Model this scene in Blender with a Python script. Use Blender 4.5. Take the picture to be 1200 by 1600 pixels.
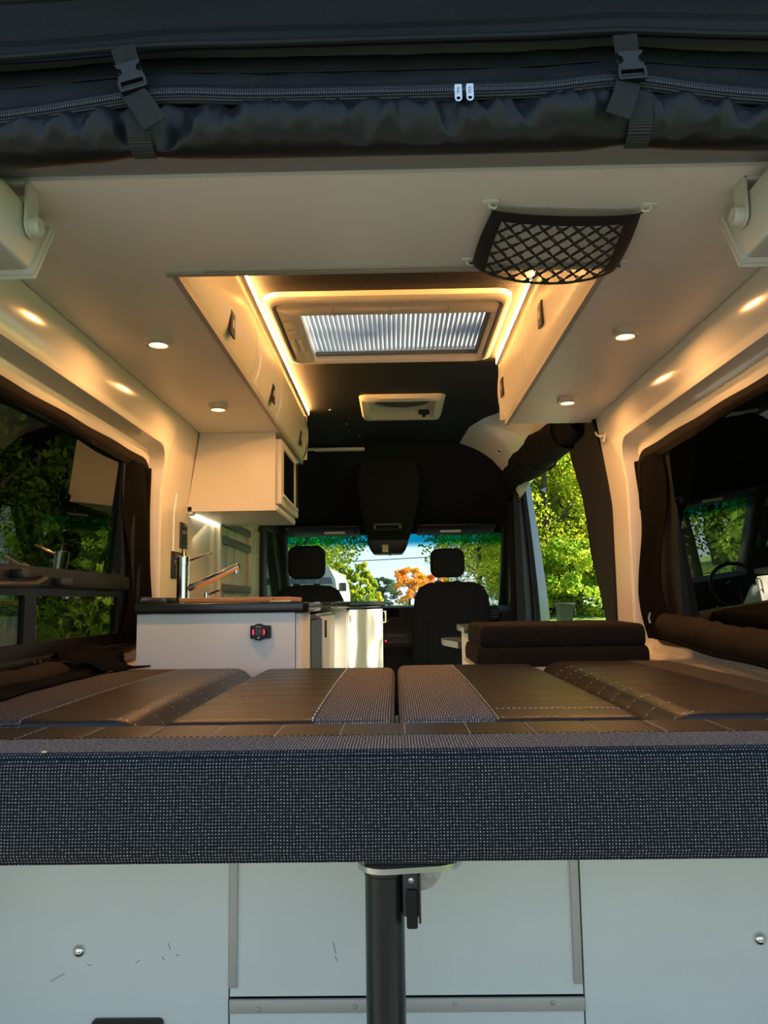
import bpy, bmesh, math, random
import numpy as np
from mathutils import Vector, Matrix, noise
random.seed(7); rng = np.random.default_rng(7)
SC = bpy.context.scene
for o in list(bpy.data.objects): bpy.data.objects.remove(o)
COL = SC.collection
PI = math.pi

# ------------------------------------------------------------------ camera
def set_camera(pitch=6.65, yaw=0.72, roll=0.8):
    p, y, r = (math.radians(a) for a in (pitch, yaw, roll))
    f = Vector((-math.sin(y)*math.cos(p), math.cos(y)*math.cos(p), math.sin(p)))
    rt = Vector((math.cos(y), math.sin(y), 0)); up = rt.cross(f)
    r2 = rt*math.cos(r) - up*math.sin(r); u2 = up*math.cos(r) + rt*math.sin(r)
    cam = bpy.data.cameras.new('camera'); co = bpy.data.objects.new('camera', cam); COL.objects.link(co)
    m = Matrix((r2, u2, -f)).transposed().to_4x4(); m.translation = Vector((0, 0, 1.0))
    co.matrix_world = m
    cam.sensor_fit = 'HORIZONTAL'; cam.sensor_width = 36; cam.lens = 36.0
    cam.clip_start = 0.02; cam.clip_end = 400
    SC.camera = co
set_camera()

# ------------------------------------------------------------------ sky, sun, exposure
SKY_STRENGTH = 1.0
SUN_STRENGTH = 17.0
SUN_TO = Vector((0.80, 0.02, 0.56))
SC.view_settings.view_transform = 'Standard'; SC.view_settings.look = 'None'
SC.view_settings.exposure = 0.55; SC.view_settings.gamma = 1.0; SC.view_settings.use_curve_mapping = False

w = bpy.data.worlds.new('sky'); SC.world = w; w.use_nodes = True
nt = w.node_tree; nt.nodes.clear()
out = nt.nodes.new('ShaderNodeOutputWorld'); bg = nt.nodes.new('ShaderNodeBackground')
tc = nt.nodes.new('ShaderNodeTexCoord'); sx = nt.nodes.new('ShaderNodeSeparateXYZ'); rp = nt.nodes.new('ShaderNodeValToRGB')
nt.links.new(tc.outputs['Generated'], sx.inputs[0]); nt.links.new(sx.outputs['Z'], rp.inputs[0])
rp.color_ramp.elements[0].position = 0.0; rp.color_ramp.elements[0].color = (0.80, 0.93, 1.0, 1)
rp.color_ramp.elements[1].position = 0.55; rp.color_ramp.elements[1].color = (0.36, 0.54, 0.80, 1)
e = rp.color_ramp.elements.new(0.12); e.color = (0.60, 0.82, 0.98, 1)
nt.links.new(rp.outputs[0], bg.inputs['Color']); bg.inputs['Strength'].default_value = SKY_STRENGTH
nt.links.new(bg.outputs[0], out.inputs[0])

sd = bpy.data.lights.new('sun', 'SUN'); so = bpy.data.objects.new('sun', sd); COL.objects.link(so)
sd.energy = SUN_STRENGTH; sd.angle = math.radians(0.6); sd.color = (1.0, 0.91, 0.70)
so.rotation_euler = SUN_TO.to_track_quat('Z', 'Y').to_euler()
so.location = (20, 10, 12)
PUCK_W = 2.0           # puck lamps, watts
UNDER_W = 0.12          # under-cabinet light
WARM = (1.0, 0.46, 0.15)
STRIP_E = 68.0

# ------------------------------------------------------------------ materials
def mat(name, col=(0.8, 0.8, 0.8), rough=0.5, metal=0.0, spec=0.5, emit=None, estr=0.0, bump=None, var=0.0, coat=0.0, trans=0.0):
    m = bpy.data.materials.new(name); m.use_nodes = True
    nt = m.node_tree; b = nt.nodes['Principled BSDF']
    b.inputs['Base Color'].default_value = (*col, 1); b.inputs['Roughness'].default_value = rough
    b.inputs['Metallic'].default_value = metal; b.inputs['Specular IOR Level'].default_value = spec
    if coat: b.inputs['Coat Weight'].default_value = coat; b.inputs['Coat Roughness'].default_value = 0.08
    if emit: b.inputs['Emission Color'].default_value = (*emit, 1); b.inputs['Emission Strength'].default_value = estr
    tcn = nt.nodes.new('ShaderNodeTexCoord')
    if bump:
        sc_, st = bump
        n = nt.nodes.new('ShaderNodeTexNoise'); n.inputs['Scale'].default_value = sc_; n.inputs['Detail'].default_value = 3
        bp = nt.nodes.new('ShaderNodeBump'); bp.inputs['Strength'].default_value = st; bp.inputs['Distance'].default_value = 0.004
        nt.links.new(tcn.outputs['Object'], n.inputs['Vector']); nt.links.new(n.outputs['Fac'], bp.inputs['Height'])
        nt.links.new(bp.outputs[0], b.inputs['Normal'])
    if var:
        n = nt.nodes.new('ShaderNodeTexNoise'); n.inputs['Scale'].default_value = 6; n.inputs['Detail'].default_value = 4
        r = nt.nodes.new('ShaderNodeValToRGB')
        r.color_ramp.elements[0].color = (*[c*(1-var) for c in col], 1); r.color_ramp.elements[1].color = (*[min(1, c*(1+var)) for c in col], 1)
        r.color_ramp.elements[0].position = .3; r.color_ramp.elements[1].position = .7
        nt.links.new(tcn.outputs['Object'], n.inputs['Vector']); nt.links.new(n.outputs['Fac'], r.inputs[0]); nt.links.new(r.outputs[0], b.inputs['Base Color'])
    return m

def tweed(name, base, dot, pitch=0.0043, thresh=0.58):
    """woven cloth: dark ground with a grid of pale flecks, on metric UVs"""
    m = bpy.data.materials.new(name); m.use_nodes = True
    nt = m.node_tree; N = nt.nodes.new; L = nt.links.new; b = nt.nodes['Principled BSDF']
    b.inputs['Roughness'].default_value = 0.95; b.inputs['Specular IOR Level'].default_value = 0.1
    uv = N('ShaderNodeUVMap'); s = N('ShaderNodeSeparateXYZ')
    wob = N('ShaderNodeTexNoise'); wob.inputs['Scale'].default_value = 40
    L(uv.outputs[0], wob.inputs['Vector'])
    mixv = N('ShaderNodeVectorMath'); mixv.operation = 'SCALE'; mixv.inputs['Scale'].default_value = 0.0022
    L(wob.outputs['Color'], mixv.inputs[0])
    add = N('ShaderNodeVectorMath'); add.operation = 'ADD'; L(uv.outputs[0], add.inputs[0]); L(mixv.outputs[0], add.inputs[1])
    L(add.outputs[0], s.inputs[0])
    def wave(sock):
        k = N('ShaderNodeMath'); k.operation = 'MULTIPLY'; k.inputs[1].default_value = 2*PI/pitch; L(sock, k.inputs[0])
        q = N('ShaderNodeMath'); q.operation = 'SINE'; L(k.outputs[0], q.inputs[0])
        a = N('ShaderNodeMath'); a.operation = 'MULTIPLY_ADD'; a.inputs[1].default_value = .5; a.inputs[2].default_value = .5; L(q.outputs[0], a.inputs[0]); return a
    p = N('ShaderNodeMath'); p.operation = 'MULTIPLY'; L(wave(s.outputs[0]).outputs[0], p.inputs[0]); L(wave(s.outputs[1]).outputs[0], p.inputs[1])
    r = N('ShaderNodeValToRGB'); r.color_ramp.elements[0].position = thresh-.2; r.color_ramp.elements[1].position = min(1, thresh+.35)
    L(p.outputs[0], r.inputs[0])
    # each fleck has its own brightness
    wn = N('ShaderNodeTexNoise'); wn.inputs['Scale'].default_value = 200; wn.inputs['Detail'].default_value = 1; L(uv.outputs[0], wn.inputs['Vector'])
    wr = N('ShaderNodeValToRGB'); wr.color_ramp.elements[0].position = .36; wr.color_ramp.elements[1].position = .66; L(wn.outputs['Fac'], wr.inputs[0])
    k = N('ShaderNodeMath'); k.operation = 'MULTIPLY_ADD'; k.inputs[1].default_value = .75; k.inputs[2].default_value = .25; L(wr.outputs[0], k.inputs[0])
    k2 = N('ShaderNodeMath'); k2.operation = 'MULTIPLY'; L(k.outputs[0], k2.inputs[0]); L(r.outputs[0], k2.inputs[1])
    mx = N('ShaderNodeMix'); mx.data_type = 'RGBA'; mx.inputs['A'].default_value = (*base, 1); mx.inputs['B'].default_value = (*dot, 1)
    L(k2.outputs[0], mx.inputs['Factor']); L(mx.outputs['Result'], b.inputs['Base Color'])
    bp = N('ShaderNodeBump'); bp.inputs['Strength'].default_value = .6; bp.inputs['Distance'].default_value = .002
    L(p.outputs[0], bp.inputs['Height']); L(bp.outputs[0], b.inputs['Normal'])
    return m

def webbing(name, col):
    m = mat(name, col, .7, spec=.2); nt = m.node_tree; N = nt.nodes.new; L = nt.links.new; b = nt.nodes['Principled BSDF']
    uv = N('ShaderNodeUVMap'); wv = N('ShaderNodeTexWave'); wv.bands_direction = 'Y'; wv.inputs['Scale'].default_value = 90; wv.inputs['Distortion'].default_value = 1.0
    L(uv.outputs[0], wv.inputs['Vector'])
    bp = N('ShaderNodeBump'); bp.inputs['Strength'].default_value = 1; bp.inputs['Distance'].default_value = .002; L(wv.outputs['Fac'], bp.inputs['Height']); L(bp.outputs[0], b.inputs['Normal'])
    return m

def leather(name, col):
    m = bpy.data.materials.new(name); m.use_nodes = True
    nt = m.node_tree; N = nt.nodes.new; L = nt.links.new; b = nt.nodes['Principled BSDF']
    b.inputs['Base Color'].default_value = (*col, 1); b.inputs['Roughness'].default_value = .38; b.inputs['Specular IOR Level'].default_value = .45
    t = N('ShaderNodeTexCoord'); v = N('ShaderNodeTexVoronoi'); v.inputs['Scale'].default_value = 330
    L(t.outputs['Object'], v.inputs['Vector'])
    bp = N('ShaderNodeBump'); bp.inputs['Strength'].default_value = .35; bp.inputs['Distance'].default_value = .001
    L(v.outputs['Distance'], bp.inputs['Height']); L(bp.outputs[0], b.inputs['Normal'])
    return m

def glass(name, tint, gloss, band=None):
    """thin pane: straight-through tint plus a mirror share; band = (z0, z1, colour) shade band"""
    m = bpy.data.materials.new(name); m.use_nodes = True
    nt = m.node_tree; N = nt.nodes.new; L = nt.links.new; nt.nodes.remove(nt.nodes['Principled BSDF'])
    o = nt.nodes['Material Output']
    tr = N('ShaderNodeBsdfTransparent'); tr.inputs[0].default_value = (*tint, 1)
    gl = N('ShaderNodeBsdfGlossy'); gl.inputs['Roughness'].default_value = 0.0; gl.inputs['Color'].default_value = (1, 1, 1, 1)
    lw = N('ShaderNodeLayerWeight'); lw.inputs['Blend'].default_value = .25
    mp = N('ShaderNodeMapRange'); mp.inputs['To Min'].default_value = gloss; mp.inputs['To Max'].default_value = min(1, gloss+.5); L(lw.outputs['Fresnel'], mp.inputs['Value'])
    mix = N('ShaderNodeMixShader'); L(mp.outputs[0], mix.inputs[0]); L(tr.outputs[0], mix.inputs[1]); L(gl.outputs[0], mix.inputs[2]); L(mix.outputs[0], o.inputs[0])
    if band:
        z0, z1, c = band
        g = N('ShaderNodeNewGeometry'); s = N('ShaderNodeSeparateXYZ'); L(g.outputs['Position'], s.inputs[0])
        q = N('ShaderNodeMapRange'); q.inputs['From Min'].default_value = z0; q.inputs['From Max'].default_value = z1; L(s.outputs['Z'], q.inputs['Value'])
        mc = N('ShaderNodeMix'); mc.data_type = 'RGBA'; mc.inputs['A'].default_value = (*tint, 1); mc.inputs['B'].default_value = (*c, 1)
        L(q.outputs[0], mc.inputs['Factor']); L(mc.outputs['Result'], tr.inputs[0])
    return m

def wood(name, a, b_, scale=14):
    m = mat(name, a, .45); nt = m.node_tree; N = nt.nodes.new; L = nt.links.new; b = nt.nodes['Principled BSDF']
    t = N('ShaderNodeTexCoord'); mp = N('ShaderNodeMapping'); mp.inputs['Scale'].default_value = (1, 14, 14)
    n = N('ShaderNodeTexNoise'); n.inputs['Scale'].default_value = scale; n.inputs['Detail'].default_value = 5
    r = N('ShaderNodeValToRGB'); r.color_ramp.elements[0].color = (*a, 1); r.color_ramp.elements[1].color = (*b_, 1)
    r.color_ramp.elements[0].position = .35; r.color_ramp.elements[1].position = .65
    L(t.outputs['Object'], mp.inputs[0]); L(mp.outputs[0], n.inputs['Vector']); L(n.outputs['Fac'], r.inputs[0]); L(r.outputs[0], b.inputs['Base Color'])
    return m

def leafmat(name, stops, transl=.5):
    m = bpy.data.materials.new(name); m.use_nodes = True
    nt = m.node_tree; N = nt.nodes.new; L = nt.links.new; nt.nodes.remove(nt.nodes['Principled BSDF']); o = nt.nodes['Material Output']
    a = N('ShaderNodeAttribute'); a.attribute_name = 'tint'
    oi = N('ShaderNodeObjectInfo')
    ad = N('ShaderNodeMath'); ad.operation = 'MULTIPLY_ADD'; ad.inputs[1].default_value = .18; L(oi.outputs['Random'], ad.inputs[0]); L(a.outputs['Fac'], ad.inputs[2])
    r = N('ShaderNodeValToRGB'); L(ad.outputs[0], r.inputs[0])
    els = r.color_ramp.elements
    els[0].position = stops[0][0]; els[0].color = (*stops[0][1], 1); els[1].position = stops[-1][0]; els[1].color = (*stops[-1][1], 1)
    for p_, c in stops[1:-1]:
        q = els.new(p_); q.color = (*c, 1)
    d = N('ShaderNodeBsdfDiffuse'); t = N('ShaderNodeBsdfTranslucent'); L(r.outputs[0], d.inputs[0]); L(r.outputs[0], t.inputs[0])
    mx = N('ShaderNodeMixShader'); mx.inputs[0].default_value = transl; L(d.outputs[0], mx.inputs[1]); L(t.outputs[0], mx.inputs[2]); L(mx.outputs[0], o.inputs[0])
    return m

def emitter(name, col, s):
    m = bpy.data.materials.new(name); m.use_nodes = True; nt = m.node_tree
    nt.nodes.remove(nt.nodes['Principled BSDF']); e = nt.nodes.new('ShaderNodeEmission'); e.inputs[0].default_value = (*col, 1); e.inputs[1].default_value = s
    nt.links.new(e.outputs[0], nt.nodes['Material Output'].inputs[0]); return m

WALL = mat('white_gloss_liner', (.80, .77, .71), .16, coat=.3, bump=(3, .04))
SATIN = mat('white_satin_board', (.86, .83, .79), .38, bump=(60, .03))
DOORW = mat('white_satin_door', (.82, .79, .74), .33)
LOCKW = mat('white_gloss_locker', (.84, .80, .74), .28)
NICK = mat('satin_nickel', (.72, .66, .58), .3, metal=.45)
PANEL = mat('white_bed_panel', (.64, .66, .65), .40, var=.03)
KITW = mat('white_kitchen_panel', (.90, .88, .86), .18, spec=.8)
PLW = mat('white_plastic', (.72, .71, .67), .38)
SPKW = mat('grey_white_plastic', (.62, .62, .57), .42)
FRAMEW = mat('cream_skylight_plastic', (.84, .78, .66), .35)
BLACKV = mat('black_vinyl_lining', (.010, .0095, .009), .6, spec=.3, bump=(220, .35))
BLACKH = mat('black_headliner_felt', (.012, .013, .014), .9, spec=.2, bump=(400, .2))
BLACKP = mat('black_plastic', (.012, .012, .012), .42)
BLACKR = mat('black_rubber', (.005, .005, .0055), .6, spec=.3)
FRAMEB = mat('black_window_frame', (.004, .0038, .0036), .45, spec=.35)
DASH = mat('dark_grey_dash', (.014, .014, .016), .6)
SEATB = mat('black_seat_fabric', (.012, .013, .015), .9, spec=.2, bump=(300, .3))
BFAB = mat('black_nylon_fabric', (.008, .0105, .0150), .6, spec=.3, bump=(260, .25))
ROLLB = mat('black_roll_cloth', (.008, .008, .008), .85, spec=.1, bump=(150, .3))
BFABS = mat('black_nylon_shiny', (.006, .0075, .0105), .46, spec=.35, bump=(50, .25))
ZIPT = mat('grey_zip_tape', (.030, .034, .044), .7, bump=(400, .4))
ZIPC = mat('dark_zip_teeth', (.05, .055, .07), .35)
WEB = webbing('black_webbing', (.040, .041, .045))
BRN = mat('brown_curtain_fabric', (.016, .0115, .009), .85, spec=.15, bump=(200, .3))
BRND = mat('dark_brown_curtain', (.005, .0046, .0042), .95, spec=.05, bump=(200, .3))
STRIPF = mat('dark_brown_screen_edge', (.014, .0125, .0115), .7, spec=.3, bump=(300, .2))
LEA = leather('dark_brown_leather', (.0125, .0125, .0140))
TWEED = tweed('navy_tweed', (.014, .015, .020), (.50, .50, .53))
TWEEDB = tweed('brown_tweed', (.055, .052, .054), (.75, .72, .70), .0044, .40)
TWEEDT = tweed('navy_tweed_sheen_top', (.060, .057, .058), (.85, .83, .82), .0043, .42)  # same navy tweed, lightened on top to paint in its grazing sheen
TWEEDS = tweed('grey_brown_tweed_border', (.024, .022, .022), (.42, .39, .37), .0044, .42)
TWEEDD = tweed('dark_brown_tweed', (.013, .010, .0085), (.12, .10, .085), .0046, .5)
THREAD = mat('pale_thread', (.62, .56, .48), .8)
THREADB = mat('pale_blue_thread', (.50, .58, .62), .8)
CHROMS = mat('dull_chrome', (.62, .61, .59), .28, metal=1)
CHROME = mat('chrome', (.78, .76, .72), .07, metal=1)
ALU = mat('brushed_aluminium', (.55, .54, .52), .38, metal=.7)
ALUG = mat('grey_aluminium_strip', (.44, .42, .39), .5, metal=.25)
STEEL = mat('cast_steel', (.42, .41, .40), .45, metal=.8, bump=(60, .5))
WOODM = wood('oiled_wood', (.42, .20, .07), (.62, .36, .16))
TOPB = mat('black_worktop', (.012, .012, .013), .22, spec=.6)
TOPG = mat('grey_worktop', (.08, .085, .085), .35)
CREAM = mat('painted_cream_metal', (.66, .62, .50), .35)
SLAT = mat('grey_strap', (.16, .165, .15), .5)
JAMB = mat('dark_blue_paint', (.010, .015, .027), .35, coat=.1)
PAINT = mat('pale_blue_grey_paint', (.20, .25, .28), .12, metal=.4, coat=.6)
RED = mat('red_light', (.8, .02, .03), .4, emit=(1, .02, .05), estr=1.6)
LCD = mat('lcd_glass', (.03, .035, .03), .2)
WHITEM = mat('white_marking', (.75, .75, .72), .6)
STICK = mat('cream_sticker', (.62, .54, .32), .6)
QUILT = mat('white_quilted_cover', (.70, .76, .80), .9, bump=(45, .8))
GL_L = glass('tinted_side_glass', (.20, .21, .17), .06)
GL_S = glass('lower_slider_glass', (.30, .32, .26), .05)
GL_R = glass('dark_film_side_glass', (.03, .036, .036), .22)
GL_W = glass('windshield_glass', (.93, .97, .96), .02, band=(1.40, 1.45, (.05, .46, .58)))
GL_C = glass('cab_side_glass', (.80, .86, .84), .05)
ACRY = mat('smoked_acrylic', (.6, .62, .62), .2)
BLIND = bpy.data.materials.new('grey_pleated_blind'); BLIND.use_nodes = True
_nt = BLIND.node_tree; _b = _nt.nodes['Principled BSDF']; _b.inputs['Base Color'].default_value = (.58, .60, .62, 1); _b.inputs['Roughness'].default_value = .7
_t = _nt.nodes.new('ShaderNodeBsdfTranslucent'); _t.inputs[0].default_value = (.72, .70, .68, 1); _m = _nt.nodes.new('ShaderNodeMixShader'); _m.inputs[0].default_value = .6
_nt.links.new(_b.outputs[0], _m.inputs[1]); _nt.links.new(_t.outputs[0], _m.inputs[2]); _nt.links.new(_m.outputs[0], _nt.nodes['Material Output'].inputs[0])
LEDM = emitter('warm_led_strip', (1.0, .47, .13), STRIP_E)
PUCKE = emitter('warm_puck_lens', (1.0, .70, .36), 3.0)
UNDERE = emitter('warm_white_diffuser', (1.0, .82, .52), 3.0)
BARK = mat('bark', (.05, .04, .03), .9, bump=(12, 1), var=.3)
BIN = mat('dark_bin_plastic', (.015, .022, .024), .5)
LEAF_Y = leafmat('yellow_green_leaf', [(0, (.10, .22, .02)), (.3, (.28, .42, .03)), (.65, (.44, .52, .04)), (1, (.85, .66, .06))], .5)
LEAF_G = leafmat('green_leaf', [(0, (.06, .16, .018)), (.5, (.18, .33, .03)), (1, (.50, .55, .06))], .5)
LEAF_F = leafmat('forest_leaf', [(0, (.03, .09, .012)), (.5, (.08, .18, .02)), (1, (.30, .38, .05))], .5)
LEAF_O = leafmat('autumn_leaf', [(0, (.45, .36, .05)), (.5, (.70, .36, .05)), (1, (.75, .20, .04))], .5)
LEAF_B = leafmat('blue_green_needle', [(0, (.04, .10, .06)), (1, (.12, .22, .12))], .4)
LAWN = mat('lawn_grass', (.12, .22, .03), .9, bump=(40, 1), var=.35)

# ------------------------------------------------------------------ builders
def tag(o, label=None, cat=None, group=None, kind=None):
    if label: o['label'] = label
    if cat: o['category'] = cat
    if group: o['group'] = group
    if kind: o['kind'] = kind
    return o

ORIGIN = {}
def thing(name, label, cat, loc, group=None):
    o = bpy.data.objects.new(name, None); COL.objects.link(o); o.location = loc; o.empty_display_size = .05
    ORIGIN[o.name] = Vector(loc)
    return tag(o, label, cat, group)

class MB:
    """collects geometry in world coordinates; build() links it as ONE mesh object"""
    def __init__(s): s.v = []; s.f = []; s.uvsets = None
    def add(s, vs, fs):
        k = len(s.v); s.v += [tuple(v) for v in vs]; s.f += [tuple(i+k for i in f) for f in fs]; return s
    def box(s, x0, x1, y0, y1, z0, z1, bev=0.0, seg=2):
        bm = bmesh.new(); bmesh.ops.create_cube(bm, size=1)
        for v in bm.verts:
            v.co = Vector(((x0+x1)/2+v.co.x*(x1-x0), (y0+y1)/2+v.co.y*(y1-y0), (z0+z1)/2+v.co.z*(z1-z0)))
        if bev: bmesh.ops.bevel(bm, geom=bm.edges[:], offset=bev, segments=seg, profile=.5, affect='EDGES')
        return s.bm(bm)
    def bm(s, bm, M=None):
        bm.verts.ensure_lookup_table()
        for i, v in enumerate(bm.verts): v.index = i
        s.add([(M @ v.co) if M else v.co for v in bm.verts], [[v.index for v in f.verts] for f in bm.faces]); bm.free(); return s
    def obox(s, M, sx, sy, sz, bev=0.0, seg=2):
        bm = bmesh.new(); bmesh.ops.create_cube(bm, size=1)
        for v in bm.verts: v.co = Vector((v.co.x*sx, v.co.y*sy, v.co.z*sz))
        if bev: bmesh.ops.bevel(bm, geom=bm.edges[:], offset=bev, segments=seg, profile=.5, affect='EDGES')
        return s.bm(bm, M)
    def tube(s, pts, r, n=10, caps=True):
        pts = [Vector(p) for p in pts]; rs = r if isinstance(r, (list, tuple)) else [r]*len(pts)
        rings = []; up = None
        for i, p in enumerate(pts):
            d = (pts[min(i+1, len(pts)-1)]-pts[max(i-1, 0)]).normalized()
            if up is None: up = Vector((0, 0, 1)) if abs(d.z) < .9 else Vector((1, 0, 0))
            a = d.cross(up).normalized(); up = a.cross(d).normalized()
            rings.append([p+(a*math.cos(2*PI*k/n)+up*math.sin(2*PI*k/n))*rs[i] for k in range(n)])
        vs = [v for q in rings for v in q]; fs = []
        for i in range(len(rings)-1):
            for k in range(n): fs.append((i*n+k, i*n+(k+1) % n, (i+1)*n+(k+1) % n, (i+1)*n+k))
        if caps: fs.append(tuple(range(n))[::-1]); fs.append(tuple((len(rings)-1)*n+k for k in range(n)))
        return s.add(vs, fs)
    def lathe(s, prof, c, axis='z', n=24, caps=True):
        """prof: (radius, height) pairs"""
        c = Vector(c); ax = {'x': (Vector((0, 1, 0)), Vector((0, 0, 1)), Vector((1, 0, 0))), 'y': (Vector((0, 0, 1)), Vector((1, 0, 0)), Vector((0, 1, 0))), 'z': (Vector((1, 0, 0)), Vector((0, 1, 0)), Vector((0, 0, 1)))}[axis] if isinstance(axis, str) else axis
        vs = []; fs = []
        for r, h in prof:
            for k in range(n): vs.append(c+ax[0]*r*math.cos(2*PI*k/n)+ax[1]*r*math.sin(2*PI*k/n)+ax[2]*h)
        for i in range(len(prof)-1):
            for k in range(n): fs.append((i*n+k, i*n+(k+1) % n, (i+1)*n+(k+1) % n, (i+1)*n+k))
        if caps: fs.append(tuple(range(n))[::-1]); fs.append(tuple((len(prof)-1)*n+k for k in range(n)))
        return s.add(vs, fs)
    def prism(s, poly, axis, a, b):
        """poly in the two other axes (order x,y,z without axis); extruded a..b"""
        def mk(p, t): return {'x': (t, p[0], p[1]), 'y': (p[0], t, p[1]), 'z': (p[0], p[1], t)}[axis]
        n = len(poly); vs = [mk(p, a) for p in poly]+[mk(p, b) for p in poly]
        fs = [tuple(range(n))[::-1], tuple(range(n, 2*n))]+[(i, (i+1) % n, n+(i+1) % n, n+i) for i in range(n)]
        return s.add(vs, fs)
    def grid(s, rows, closed=False):
        """rows of points -> quads"""
        n = len(rows[0]); vs = [p for r in rows for p in r]; fs = []
        for i in range(len(rows)-1):
            for k in range(n if closed else n-1):
                fs.append((i*n+k, i*n+(k+1) % n, (i+1)*n+(k+1) % n, (i+1)*n+k))
        return s.add(vs, fs)
    def slab(s, rows, off):
        """a sheet given thickness by an offset vector (function of point or constant)"""
        o = Vector(off); top = [[Vector(p) for p in r] for r in rows]; bot = [[p+o for p in r] for r in top]
        s.grid(top); s.grid([r[::-1] for r in bot])
        m, n = len(rows), len(rows[0])
        ed = [top[0][k] for k in range(n)]+[top[i][n-1] for i in range(1, m)]+[top[m-1][k] for k in range(n-2, -1, -1)]+[top[i][0] for i in range(m-2, 0, -1)]
        s.grid([ed, [p+o for p in ed]], closed=True); return s
    def build(s, name, m, parent=None, smooth=35, uv=False, label=None, cat=None, group=None, kind=None, fixn=True):
        me = bpy.data.meshes.new(name)
        root = parent
        while root is not None and root.parent is not None: root = root.parent
        if root is not None: org = ORIGIN[root.name]
        elif kind == 'structure': org = Vector((0, 0, 0))
        else:
            a = np.array(s.v); org = Vector(((a[:, 0].min()+a[:, 0].max())/2, (a[:, 1].min()+a[:, 1].max())/2, a[:, 2].min()))
        me.from_pydata([(x-org.x, y-org.y, z-org.z) for x, y, z in s.v], [], s.f)
        if fixn:
            bm = bmesh.new(); bm.from_mesh(me); bmesh.ops.remove_doubles(bm, verts=bm.verts[:], dist=1e-5); bmesh.ops.recalc_face_normals(bm, faces=bm.faces[:]); bm.to_mesh(me); bm.free()
        me.materials.append(m)
        if smooth:
            for p in me.polygons: p.use_smooth = True
            me.set_sharp_from_angle(angle=math.radians(smooth))
        if uv: box_uv(me)
        o = bpy.data.objects.new(name, me); COL.objects.link(o)
        if parent is not None: o.parent = parent
        else: o.location = org; ORIGIN[o.name] = org
        return tag(o, label, cat, group, kind)

def box_uv(me):
    l = me.uv_layers.new(name='UVMap')
    for p in me.polygons:
        n = p.normal; ax = max(range(3), key=lambda i: abs(n[i]))
        for li in p.loop_indices:
            c = me.vertices[me.loops[li].vertex_index].co
            l.data[li].uv = ((c.y, c.z), (c.x, c.z), (c.x, c.y))[ax]

def copy_tree(o, parent=None):
    c = o.copy(); COL.objects.link(c)
    if parent is not None: c.parent = parent
    for ch in list(o.children): copy_tree(ch, c)
    if o.name in ORIGIN: ORIGIN[c.name] = ORIGIN[o.name]
    return c

def rr(y0, y1, z0, z1, r, n=6, m=8):
    """rounded rectangle, counter-clockwise, with m points along each side"""
    cs = [(y1-r, z1-r, 0), (y0+r, z1-r, 90), (y0+r, z0+r, 180), (y1-r, z0+r, 270)]
    pts = []
    for q, (cy, cz, a0) in enumerate(cs):
        arc = [(cy+r*math.cos(math.radians(a0+90*k/n)), cz+r*math.sin(math.radians(a0+90*k/n))) for k in range(n+1)]
        pts += arc
        ny, nz, na = cs[(q+1) % 4]; e = (ny+r*math.cos(math.radians(na)), nz+r*math.sin(math.radians(na)))
        pts += [(arc[-1][0]+(e[0]-arc[-1][0])*t/(m+1), arc[-1][1]+(e[1]-arc[-1][1])*t/(m+1)) for t in range(1, m+1)]
    return pts

def ring_slab(mb, outer, inner, f0, f1):
    """frame between two closed 2-D loops, f0/f1 map 2-D -> 3-D for its two faces"""
    for f in (f0, f1): mb.grid([[f(p) for p in outer], [f(p) for p in inner]], closed=True)
    mb.grid([[f0(p) for p in outer], [f1(p) for p in outer]], closed=True)
    mb.grid([[f0(p) for p in inner], [f1(p) for p in inner]], closed=True); return mb

def text_mesh(s, size, M, name, m, parent, depth=.0006):
    cu = bpy.data.curves.new(name, 'FONT'); cu.body = s; cu.size = size; cu.extrude = depth; cu.align_x = 'CENTER'; cu.align_y = 'CENTER'
    t = bpy.data.objects.new('t', cu); COL.objects.link(t)
    dg = bpy.context.evaluated_depsgraph_get(); me = bpy.data.meshes.new_from_object(t.evaluated_get(dg)); bpy.data.objects.remove(t)
    mb = MB(); mb.add([M @ v.co for v in me.vertices], [tuple(p.vertices) for p in me.polygons])
    return mb.build(name, m, parent, smooth=0, fixn=False)

# ================================================================== SETTING: van shell
def xw(z):
    """half width of the van interior at height z"""
    if z >= 1.76: return .847-.10*max(0, z-1.76)
    t = min(1, (1.76-z)/.36); t = t*t*(3-2*t); return .847+.053*t

def side_wall(s, name, y1, flat_to=None):
    mb = MB()
    R = lambda y0, ya, z0, za, r: rr(y0, ya, z0, za, r)
    W = lambda p, e=0.0: (s*(xw(p[1])+e), p[0], p[1])
    L0 = R(1.0, y1, .0, 1.77, 1e-4); L1 = R(1.05, 2.945, .775, 1.62, .10); L2 = R(1.055, 2.935, .785, 1.607, .095)
    L3 = R(1.07, 2.925, .805, 1.592, .09); L4 = R(1.10, 2.90, .83, 1.550, .085); L5 = R(1.105, 2.895, .84, 1.54, .08)
    lo = [(L0, 0), (L1, 0), (L2, .006), (L3, .060), (L4, .064), (L5, .072)]
    mb.grid([[W(p, e) for p in L] for L, e in lo], closed=True)
    if flat_to:
        zs = [1.77*k/9 for k in range(10)]
        mb.grid([[(s*xw(z), y, z) for z in zs] for y in (y1, (y1+flat_to)/2, flat_to)])
    zs = [1.77, 1.9, 2.05]
    mb.grid([[(s*xw(z), y, z) for z in zs] for y in (1.0, (flat_to or y1))])
    return mb.build(name, WALL, smooth=28, kind='structure')
wall_left = side_wall(-1, 'wall_left', 3.02, 5.0)
wall_right = side_wall(1, 'wall_right', 3.15)

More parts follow.
